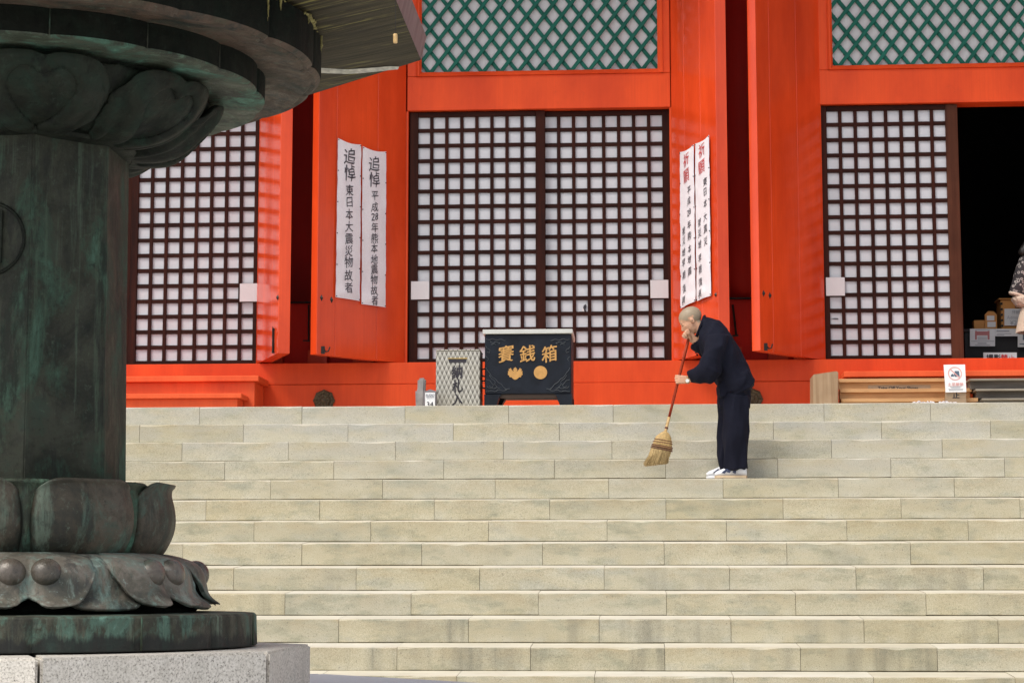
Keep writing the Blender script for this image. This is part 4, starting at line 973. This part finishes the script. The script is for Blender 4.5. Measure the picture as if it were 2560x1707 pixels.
# broom
t = empty('broom', tuple(mp(1650, 1160, -.1)), 'straw broom with a red-brown handle held by the bending person', 'broom')
bm = bmesh.new(); tube(bm, [HT.lerp(HB, a) for a in (-.05, .2, .45, .7, .855)], [.0118, .0120, .0118, .0115, .0110], 12)
for a in (.22, .41, .63): tube(bm, [HT.lerp(HB, a-.006), HT.lerp(HB, a+.006)], .0132, 12)
fin('handle', bm, M['redwood'], t, True)
bm = bmesh.new(); tube(bm, [HT.lerp(HB, a) for a in (.85, .92, .985, 1.02)], [.0125, .0118, .012, .010], 12); fin('handle_sleeve', bm, M['bamboo'], t, True)
bm = bmesh.new(); tube(bm, [HT.lerp(HB, .955), HT.lerp(HB, .975)], .0138, 12); fin('binding', bm, M['thread'], t)
yb_ = -.10
def bp(x, y, dy=0): return mp(x, y, yb_+dy)
B_ = lambda L, Q, d: ((L[0]/K, L[1]/K), (Q[0]/K, Q[1]/K), d, YM+yb_)
bm = bmesh.new(); loft(bm, [B_((1660, 1077), (1668, 1079), .012), B_((1652, 1081), (1673, 1084), .022), B_((1640, 1090), (1678, 1094), .028), B_((1635, 1101), (1680, 1108), .032), B_((1629, 1114), (1680, 1124), .035)], 24); fin('bound_head', bm, M['strawtop'], t, True)
bm = bmesh.new()
for (a, b) in (((1636, 1096), (1679.5, 1104)), ((1633, 1102), (1680.5, 1110)), ((1630.5, 1110), (1681, 1119.5)), ((1629, 1113.5), (1681, 1123.5)), ((1628, 1117.5), (1680.5, 1128))):
    A, Bq = bp(*a), bp(*b); c_ = (A+Bq)/2; u = (Bq-A)/2*1.02
    tube(bm, [c_+u*math.cos(th)+Vector((0, .034*math.sin(th), 0)) for th in [2*math.pi*k/24 for k in range(25)]], .0028 if a[1] < 1105 else .0036, 5, False)
fin('binding', bm, M['thread'], t, True)
bm = bmesh.new(); random.seed(5)
for i in range(1500):
    u = random.random(); w_ = random.uniform(-1, 1); y0 = random.uniform(-1, 1)*math.sqrt(max(0, 1-(2*u-1)**2))
    p0 = bp(1628.5+u*51, 1116+u*9, y0*.032); tip_x = 1609+u**.85*60+random.uniform(-2.5, 2.5); tip_y = 1163-u*7+random.uniform(-5, 3.5)-(9 if random.random() < .08 else 0)
    p2 = bp(tip_x, tip_y, y0*.055); p1 = (p0+p2)/2+(Vector((.016*(1-u*1.5), 0, .0)))
    a = p0; 
    side = Vector((.0016, random.uniform(-.001, .001), 0))
    vv = [(bm.verts.new(q-side*s_), bm.verts.new(q+side*s_)) for q, s_ in ((p0, 1), (p1, 1), (p2, .5))]
    for k in range(2): bm.faces.new((vv[k][0], vv[k][1], vv[k+1][1], vv[k+1][0]))
o = fin('bristles', bm, M['straw'], t); o['kind'] = 'stuff'
bm = bmesh.new(); loft(bm, [B_((1629.5, 1114), (1679.5, 1123), .030), B_((1622, 1135), (1675, 1140), .036), B_((1613, 1157), (1668, 1151), .042)], 20); fin('bristle_core', bm, M['straw'], t, True)
random.seed(21)

# --- visitor standing in the right doorway, mostly outside the frame
YV = 2.95
def vp(x, y, dy=0): return at(x, y, YV+dy)
Xc = vp(2390, 700).x
vis = empty('person', (Xc, YV, .63), 'person in dark patterned top and cream pleated skirt in the dark right doorway', 'person')
bm = bmesh.new(); Hh = Vector((Xc+.03, YV-.05, 2.0))
Tv = Matrix.Translation(Hh) @ Matrix.Rotation(R(200), 4, 'Z') @ Matrix.Rotation(R(25), 4, 'Y') @ Matrix.Scale(.95, 4)
head(bm, Tv)
cap_(bm, Hh+Vector((.01, .02, -.04)), Hh+Vector((.05, .04, -.17)), .045, .05); cap_(bm, Hh+Vector((.06, .04, -.20)), Vector((Xc, YV, 1.30)), .11, .11)
el, wr = vp(2352, 690), vp(2392, 700, -.16)
cap_(bm, vp(2362, 606), el, .045, .036); cap_(bm, el, wr, .035, .024)
cap_(bm, Vector((Xc+.20, YV, 1.76)), Vector((Xc+.24, YV-.05, 1.45)), .045, .036); wr3 = Vector((Xc+.12, YV-.22, 1.36)); cap_(bm, Vector((Xc+.24, YV-.05, 1.45)), wr3, .035, .024)
hand(bm, wr, wr+Vector((.05, -.02, -.02)), (1, -.2, -.2), (0, .3, -1), (0, .3, -.9), .5, .9, [wr+Vector((.05, -.02, .02)), wr+Vector((.075, -.025, .015))])
hand(bm, wr3, wr3+Vector((-.05, -.02, -.02)), (-1, -.2, -.2), (0, .3, -1), (0, .3, -.9), .5, .9, [wr3+Vector((-.05, -.02, .02)), wr3+Vector((-.075, -.025, .015))])
for s in (-1, 1): cap_(bm, Vector((Xc+s*.08+.05, YV, 1.28)), Vector((Xc+s*.08+.06, YV, .95)), .07, .05); cap_(bm, Vector((Xc+s*.08+.06, YV, .95)), Vector((Xc+s*.08+.07, YV, .70)), .048, .034); cap_(bm, Vector((Xc+s*.08+.07, YV+.03, .665)), Vector((Xc+s*.08+.06, YV-.13, .658)), .03, .025)
me = remesh(bm, .006, 2); face_attr(me, lambda co: 0.0); face_attr(me, lambda co: 0.0, 'dark'); link('body', me, M['skin'], vis)
SV = lambda L, Q, d, dy=0: ((L[0], L[1]), (Q[0], Q[1]), d, YV+dy)
bm = bmesh.new(); loft(bm, [SV((2374, 578), (2412, 578), .07), SV((2358, 590), (2430, 590), .11), SV((2348, 604), (2440, 604), .13), SV((2347, 640), (2436, 640), .14), SV((2348, 679), (2434, 679), .15)])
loft(bm, [SV((2410, 592), (2442, 590), .07, -.03), SV((2420, 620), (2454, 618), .075, -.03), SV((2424, 650), (2460, 652), .07, -.04), SV((2424, 676), (2460, 678), .06, -.05)])
loft(bm, [SV((2343, 590), (2375, 592), .07, -.03), SV((2330, 625), (2362, 632), .075, -.05), SV((2321, 655), (2356, 668), .07, -.06), SV((2317, 672), (2354, 682), .06, -.06)])
me = remesh(bm, .008, 3, foldf(.006, 8, 3)); link('blouse', me, M['blouse'], vis)
bm = bmesh.new(); loft(bm, [SV((2317, 669.5), (2356, 680), .064, -.062), SV((2317.5, 675), (2356, 686), .064, -.062)]); fin('sleeve_trim', bm, M['cream'], vis, True)
bm = bmesh.new(); loft(bm, [SV((2325, 682), (2446, 682), .17, -.02), SV((2322, 688), (2448, 688), .19, -.02), SV((2334, 703), (2438, 703), .17, -.02), SV((2343, 706), (2432, 706), .16, -.02)]); me = remesh(bm, .008, 3, foldf(.010, 12, 4, (2, 2, .3))); link('skirt_waist', me, M['cream'], vis)
bm = bmesh.new(); n = 72; rings = []
for (y, x0, dep) in ((704, 2346, .16), (730, 2340, .19), (764, 2335, .23)):
    a = vp(x0, y); cxx = Xc+.0; ring = []
    for k in range(n):
        th = 2*math.pi*k/n; rr = 1+.05*(1 if k % 2 else -1)*(y-700)/64
        ring.append(bm.verts.new((cxx+(cxx-a.x)*math.cos(th)*rr, YV-.02+dep*math.sin(th)*rr, a.z)))
    rings.append(ring)
for i in range(2):
    for k in range(n): bm.faces.new((rings[i][k], rings[i][(k+1) % n], rings[i+1][(k+1) % n], rings[i+1][k]))
fin('pleated_skirt', bm, M['cream'], vis)
bm = bmesh.new(); ell(bm, Hh+Vector((.02, .02, .04)), (.105, .10, .10)); cap_(bm, Hh+Vector((-.02, .05, .0)), Vector((Xc-.17, YV-.04, 1.80)), .09, .045); me = remesh(bm, .009, 3, foldf(.006, 20, 1, (2, 2, .3))); link('hair', me, M['hair'], vis)

# ------------------------------------------------------------------ bronze lantern on its granite base
LX, LY = -2.2581, -10.3706
def pol(r, deg, z): a = R(deg); return Vector((LX+r*math.sin(a), LY-r*math.cos(a), z))
plat = empty('stone_platform', (LX, LY, GZ), 'broad low octagonal granite platform under the lantern pedestal', 'platform')
def octwedge(parent, name, Ro, z0, z1, m, gap=.004, slope=.0, Ri=.0, n=8, off=22.5, bev=.008):
    for k in range(n):
        a0 = off+k*360/n; a1 = a0+360/n; ga = math.degrees(gap/Ro)
        p = [pol(Ri, a0+ga, 0) if Ri else pol(.02, (a0+a1)/2, 0), pol(Ro, a0+ga, 0), pol(Ro, a1-ga, 0)] + ([pol(Ri, a1-ga, 0)] if Ri else [])
        bm = bmesh.new(); top = [bm.verts.new(Vector((q.x, q.y, z1 - (slope if i in (1, 2) else 0)))) for i, q in enumerate(p)]; bot = [bm.verts.new(Vector((q.x, q.y, z0))) for q in p]
        bm.faces.new(top); bm.faces.new(bot[::-1])
        for i in range(len(p)): j = (i+1) % len(p); bm.faces.new((top[i], bot[i], bot[j], top[j]))
        bmesh.ops.recalc_face_normals(bm, faces=bm.faces)
        bmesh.ops.bevel(bm, geom=list(bm.edges), offset=bev, segments=2, affect='EDGES')
        fin(name, bm, m, parent)
octwedge(plat, 'platform_slab', 1.98/math.cos(R(22.5)), GZ+.001, -1.96, M['paving'])
ped = empty('stone_pedestal', (LX, LY, -1.96), 'pale speckled granite octagonal pedestal under the bronze lantern', 'pedestal')
octwedge(ped, 'granite_block', 1.1046, -1.9585, -1.775, M['granite'], slope=.006)
lan = empty('bronze_lantern', (LX, LY, -1.775), 'large weathered green-brown bronze lantern with lotus bases, foreground left', 'lantern')
def lobes(depth, off=22.5, n=8, p=.5):
    def f(a):
        d = (math.degrees(a)-off) % (360/n) / (360/n)
        return 1-depth+depth*max(0, math.sin(math.pi*d))**p
    return f
def L3(prof, nm, m, nseg=256, rf=None, smooth=True):
    bm = bmesh.new(); lathe(bm, prof, nseg, (LX, LY, 0), rf)
    o = fin(nm, bm, m, lan, smooth)
    if smooth:
        mod = o.modifiers.new('e', 'EDGE_SPLIT'); mod.split_angle = R(28)
    return o
L3([(.80, -1.774), (.882, -1.774), (.884, -1.77), (.880, -1.668), (.872, -1.660), (.60, -1.655)], 'base_ring', M['bronzering'], 320, lobes(.014, n=16, p=.4))
# upright seams cast in the base ring
for dg in (22.5, 46, 67.5, 90, 112.5, -22.5, 0):
    bm = bmesh.new(); p = pol(.862 if (dg-22.5) % 45 == 0 else .885, dg, 0); tube(bm, [Vector((p.x, p.y, -1.772)), Vector((p.x, p.y, -1.664))], .0035, 6); fin('cast_seam', bm, M['bronze3'], lan, True)
L3([(.66, -1.656), (.67, -1.645), (.62, -1.60), (.60, -1.50), (.56, -1.46), (.50, -1.45)], 'lotus_core', M['bronzeblack'])  # core near black: the shade under the petals is put into its colour
def interp(prof, v):
    n = len(prof)-1; v = min(max(v, 0), 1)*n; i = min(int(v), n-1); f = v-i
    p0 = prof[max(i-1, 0)]; p1 = prof[i]; p2 = prof[i+1]; p3 = prof[min(i+2, n)]
    return tuple(.5*(2*p1[k]+(-p0[k]+p2[k])*f+(2*p0[k]-5*p1[k]+4*p2[k]-p3[k])*f*f+(-p0[k]+3*p1[k]-3*p2[k]+p3[k])*f**3) for k in range(2))
def petalmesh(name, prof, hw, vmax, bulge, m, nu=28, nv=22, wfn=None, th=.014):
    bm = bmesh.new(); V = []
    def S(u, v):
        r, z = interp(prof, v*vmax(u)); a = R(hw)*u*(wfn(v) if wfn else 1); dr, dz = bulge(u, v); r += dr; z += dz
        return Vector((r*math.sin(a), -r*math.cos(a), z))
    V = [[bm.verts.new(S(-1+2*i/nu, j/nv)) for j in range(nv+1)] for i in range(nu+1)]
    for i in range(nu):
        for j in range(nv): bm.faces.new((V[i][j], V[i+1][j], V[i+1][j+1], V[i][j+1]))
    bmesh.ops.recalc_face_normals(bm, faces=bm.faces)
    f0 = bm.faces[0]; c = f0.calc_center_median()
    if f0.normal.dot(Vector((c.x, c.y, 0))) < 0: bmesh.ops.reverse_faces(bm, faces=bm.faces)
    bmesh.ops.solidify(bm, geom=list(bm.faces), thickness=th)
    me = bpy.data.meshes.new(name); bmesh.ops.recalc_face_normals(bm, faces=bm.faces); bm.to_mesh(me); bm.free()
    for p in me.polygons: p.use_smooth = True
    me.materials.append(m); return me, S
def ringof(name, me, offs, parent=lan):
    out = []
    for dg in offs:
        o = bpy.data.objects.new(name, me); col.objects.link(o); o.parent = parent; o.matrix_parent_inverse = Matrix.Translation(-WL(parent))
        o.location = (LX, LY, 0); o.rotation_euler = (0, 0, R(dg)); out.append(o)
    return out
g1 = lambda x, s: math.exp(-(x/s)**2)
# lower lotus: petals turned down, each with two beads
prof = [(.555, -1.450), (.60, -1.462), (.645, -1.482), (.672, -1.515), (.684, -1.555), (.700, -1.594), (.735, -1.622), (.747, -1.634)]
vm = lambda u: 1.0 - .26*g1(u, .16) - .60*abs(u)**2.9
def bul(u, v):
    edge = -.024*abs(u)**5 + .008*g1(abs(u)-.86, .07) + .007*g1(v-.95, .05); crease = -.010*g1(u, .06)*min(1, v*2)
    swell = .016*(g1(u-.45, .33)+g1(u+.45, .33))*math.sin(math.pi*min(1, v*1.05))
    return edge+crease+swell, .0
me, _ = petalmesh('lower_petal', prof, 20.5, vm, bul, M['bronze4'], wfn=lambda v: .80+.20*min(1, v*2.2))
A8 = [22.5+45*k for k in range(8)]; B8 = [45*k for k in range(8)]
pe = ringof('lower_petal', me, A8)
bmd = bmesh.new(); bmesh.ops.create_uvsphere(bmd, u_segments=24, v_segments=16, radius=1); mb_ = bpy.data.meshes.new('bead'); bmd.to_mesh(mb_); bmd.free(); mb_.materials.append(M['bead'])
for p in mb_.polygons: p.use_smooth = True
for o in pe:
    for s in (-1, 1):
        q = bpy.data.objects.new('bead', mb_); col.objects.link(q); q.parent = o; a = R(5.05*s)
        q.location = (.660*math.sin(a), -.660*math.cos(a), -1.524); q.scale = (.0535, .050, .0525)
prof2 = [(.55, -1.455), (.60, -1.47), (.64, -1.50), (.655, -1.55), (.675, -1.595), (.712, -1.626), (.724, -1.640)]
me, _ = petalmesh('under_petal', prof2, 15, lambda u: 1-.02*g1(u, .1)-.42*abs(u)**2.4, lambda u, v: (-.02*abs(u)**3+.006*g1(u, .12), 0), M['bronze4'], 18, 16)
ringof('under_petal', me, B8)
# upper small lotus cup
prof = [(.525, -1.470), (.548, -1.435), (.568, -1.385), (.575, -1.335), (.570, -1.285), (.562, -1.245), (.566, -1.222), (.580, -1.202)]
vm = lambda u: 1.0 - .30*abs(u)**5 - .015*g1(u, .12)
me, _ = petalmesh('cup_petal', prof, 21.5, vm, lambda u, v: (-.034*abs(u)**6 + .007*g1(abs(u)-.88, .06) + .006*g1(v-.97, .03) + .012*(1-u*u)*math.sin(math.pi*v), 0), M['bronze2'], 30, 20, wfn=lambda v: .93+.07*math.sin(math.pi*v))
ringof('cup_petal', me, B8)
prof2 = [(.50, -1.470), (.53, -1.41), (.543, -1.34), (.540, -1.27), (.535, -1.235), (.548, -1.212)]
me, _ = petalmesh('cup_under_petal', prof2, 13, lambda u: 1-.10*abs(u)**3-.02*g1(u, .1), lambda u, v: (.010*g1(u, .05) - .012*u*u, 0), M['bronze3'], 20, 14)
ringof('cup_under_petal', me, A8)
L3([(.48, -1.47), (.50, -1.40), (.52, -1.30), (.515, -1.235), (.46, -1.225), (.38, -1.22)], 'cup_core', M['bronze'])
# shaft: eight faces, slightly wider at the foot
bm = bmesh.new(); rings = []
for (r, z) in ((.405, -1.24), (.404, -1.19), (.394, -.60), (.389, .0), (.391, .030)):
    rings.append([bm.verts.new(pol(r, 22.5+45*k, z)) for k in range(8)])
for i in range(len(rings)-1):
    for k in range(8): bm.faces.new((rings[i][k], rings[i][(k+1) % 8], rings[i+1][(k+1) % 8], rings[i+1][k]))
bm.faces.new(rings[0][::-1]); bm.faces.new(rings[-1]); bmesh.ops.recalc_face_normals(bm, faces=bm.faces)
bmesh.ops.bevel(bm, geom=[e for e in bm.edges if abs(e.verts[0].co.z-e.verts[1].co.z) > .02], offset=.004, segments=2, affect='EDGES')
fin('shaft', bm, M['bronze'], lan)
# raised crest on the front face
def crest(deg):
    a = R(deg); n = Vector((math.sin(a), -math.cos(a), 0)); tx = Vector((math.cos(a), math.sin(a), 0)); z = Vector((0, 0, 1))
    zc = CAM.z + (1458-621)/FPX*7.10*1.0; ap = .3925*math.cos(R(22.5))
    c = Vector((LX, LY, zc)) + n*(ap+.002)
    o = link('crest', bpy.data.meshes.new('crest'), None, lan); bm = bmesh.new(); r0 = .128
    tube(bm, [c+tx*r0*math.cos(th)+z*r0*math.sin(th) for th in [2*math.pi*k/56 for k in range(57)]], .0065, 6, False)
    def bar(p0, p1, w): 
        d = (p1-p0).normalized(); s = d.cross(n)*w
        prism(bm, [p0-s, p0+s, p1+s, p1-s], n*.010)
    P2 = lambda u, v: c+tx*u+z*v
    bar(P2(.035, -.085), P2(.035, .100), .017); bar(P2(.022, .096), P2(-.075, .100), .014); bar(P2(-.06, .09), P2(-.06, -.02), .015); bar(P2(-.07, -.02), P2(.01, -.03), .012)
    tube(bm, [P2(.035, -.07), P2(.03, -.095), P2(.01, -.108), P2(-.02, -.10), P2(-.04, -.085)], [.016, .015, .013, .011, .008], 8); bar(P2(-.045, .055), P2(.02, .055), .008)
    bmesh.ops.recalc_face_normals(bm, faces=bm.faces); bm.to_mesh(o.data); bm.free(); o.data.materials.append(M['bronzed'])
for d_ in (0, 180): crest(d_)
L3([(.37, .005), (.405, .012), (.418, .024), (.412, .040), (.425, .046), (.40, .058), (.3, .06)], 'neck_ring', M['bronzed'], 8*24, lobes(.0) )
# big upper lotus bowl
prof = [(.395, .028), (.47, .032), (.545, .052), (.605, .090), (.652, .132), (.683, .170), (.702, .205), (.712, .225)]
vm = lambda u: 1.0 - .085*g1(u, .13) - .50*abs(u)**4.2
def bul(u, v):
    e = .018*(g1(u-.42, .32)+g1(u+.42, .32))*math.sin(math.pi*min(1, v)); 
    # recessed heart panel
    hx = u/.52; hy = (v-.46)/.34; hh = hx*hx+(hy-.35*abs(hx)**.7+.1)**2
    rec = -.020/(1+math.exp((hh-1)*16)) - .016*math.exp(-((hh-1.0)/.10)**2)
    return e*.6 + rec*.55 - .03*abs(u)**4, -(e + rec)*.75 + .018*abs(u)**4 - .009*g1(abs(u)-.90, .06) - .006*g1(v-.95, .05)
me, S = petalmesh('bowl_petal', prof, 21.0, vm, bul, M['bronzed'], 96, 72, wfn=lambda v: .62+.38*min(1, v*1.8)**.8, th=.02)
ringof('bowl_petal', me, A8)
prof2 = [(.39, .034), (.47, .042), (.54, .070), (.60, .108), (.64, .15), (.668, .19), (.68, .215)]
me, _ = petalmesh('bowl_under_petal', prof2, 17, lambda u: 1-.3*abs(u)**3, lambda u, v: (-.01*u*u, .008*g1(u, .1)), M['bronzed'], 18, 14)
ringof('bowl_under_petal', me, B8)
L3([(.36, .05), (.50, .075), (.60, .14), (.64, .21), (.655, .250), (.5, .26)], 'bowl_core', M['bronzed'])
# two lobed discs
LB1, LB2 = lobes(.022, n=16, p=.45), lobes(.020, n=16, p=.45)
L3([(.60, .262), (.70, .244), (.80, .236), (.872, .231), (.880, .234), (.882, .240)], 'lower_disc_underside', M['bronze3'], 384, LB1)  # lighter bronze: light reaching the underside from below is put into its colour
L3([(.882, .2402), (.884, .348), (.872, .353), (.80, .352), (.5, .352)], 'lower_disc', M['bronzeblack'], 384, LB1)
L3([(.70, .353), (.84, .345), (1.00, .322), (1.045, .313), (1.056, .321), (1.070, .315), (1.088, .328)], 'upper_disc_underside', M['bronzebrown'], 384, LB2)
L3([(1.088, .3282), (1.092, .345), (1.092, .4735), (1.06, .476), (.8, .478)], 'upper_disc', M['bronzeblack'], 384, LB2)
for dg in (22.5, 45, 67.5, 90, 112.5, 0):
    bm = bmesh.new(); rr = .884*LB1(R(dg)); p = pol(rr, dg, 0); tube(bm, [Vector((p.x, p.y, .24)), Vector((p.x, p.y, .345))], .003, 6); fin('cast_seam', bm, M['bronze'], lan, True)
# octagonal plate above
bm = bmesh.new(); v0 = [bm.verts.new(pol(1.525, 22.5+45*k, .504)) for k in range(8)]; vi = [bm.verts.new(pol(.95, 22.5+45*k, .492)) for k in range(8)]
for k in range(8): bm.faces.new((v0[k], vi[k], vi[(k+1) % 8], v0[(k+1) % 8]))
bm.faces.new(vi); fin('plate_underside', bm, M['plateu'], lan)
bm = bmesh.new(); ea = [bm.verts.new(pol(1.526, 22.5+45*k, .5035)) for k in range(8)]; eb = [bm.verts.new(pol(1.548, 22.5+45*k, .60)) for k in range(8)]; ec = [bm.verts.new(pol(1.50, 22.5+45*k, .625)) for k in range(8)]; ed = [bm.verts.new(pol(.30, 22.5+45*k, .80)) for k in range(8)]
for A_, B__ in ((ea, eb), (eb, ec), (ec, ed)):
    for k in range(8): bm.faces.new((A_[k], A_[(k+1) % 8], B__[(k+1) % 8], B__[k]))
bm.faces.new(ed); fin('plate_edge', bm, M['fascia'], lan)
# small wooden tag hanging below the plate on a thread
t = empty('hanging_tag', tuple(pol(1.40, 100, .40)), 'tiny pale wooden tag hanging on a thread under the lantern plate', 'tag')
n_, h_ = Vector((0, 0, 1)), None
d = ray(908, 78); s_t = 6.60/d.dot(fw); pt = CAM+d*s_t; d2 = ray(908, 100); pb = CAM+d2*(6.60/d2.dot(fw))
bm = bmesh.new(); tube(bm, [pb, pb.lerp(pt, .1), pb.lerp(pt, .9), pt], [.006, .0078, .0078, .005], 8); fin('tag_body', bm, M['bamboo'], t, True)
bm = bmesh.new(); tube(bm, [pt, Vector((pt.x, pt.y, .502))], .0009, 5); fin('thread', bm, M['iron'], t)
t.location = pt
for ch in t.children: ch.matrix_parent_inverse = Matrix.Translation(-pt)

lic = mat_flat('lichen_crust', (.23, .20, .07), .9, 0, .45, 30)
bm = bmesh.new(); random.seed(9)
for i in range(260):
    dg = random.uniform(48, 118)+random.gauss(0, 2); w2 = .5+.5*math.sin(dg*.31)+random.uniform(-.2, .2)
    if w2 < .35: continue
    rr = 1.093*LB2(R(dg % 360)); p = pol(rr-.001, dg, .4735+random.uniform(-.003, .010)); sz = random.uniform(.003, .008)*w2
    bmesh.ops.create_icosphere(bm, subdivisions=1, radius=1, matrix=Matrix.Translation(p) @ Matrix.Diagonal((sz*1.8, sz*1.8, sz, 1)))
for dg, L in ((66, .10), (70, .045), (82, .03), (96, .06), (112, .03)):
    rr = 1.095*LB2(R(dg)); p = pol(rr, dg, 0)
    for j in range(int(L*260)):
        sz = .0052*(1-j/(L*260))+.0012; bmesh.ops.create_icosphere(bm, subdivisions=1, radius=sz, matrix=Matrix.Translation((p.x+random.gauss(0, .001), p.y, .473-j/260)))
fin('lichen', bm, lic, lan)['kind'] = 'stuff'
pe_ = mat_flat('peeled_edge', (.52, .50, .40), .7, 0, .3, 40)
def onplate(x, y, z=.5005):
    d = ray(x/K, y/K); return CAM + d*((z-CAM.z)/d.z)
up_ = [(797, 169), (830, 171), (865, 173), (900, 171), (940, 168), (975, 165), (998, 166)]; lo_ = [(797, 177), (830, 178.5), (865, 179.5), (900, 178), (940, 174), (975, 170), (995, 168)]
bm = bmesh.new(); va = [bm.verts.new(onplate(*q)+Vector((0, 0, -.002))) for q in up_]; vb = [bm.verts.new(onplate(*q)+Vector((0, 0, -.010))) for q in lo_]
for i in range(6): bm.faces.new((va[i], va[i+1], vb[i+1], vb[i]))
fin('peeling_strip', bm, pe_, lan)
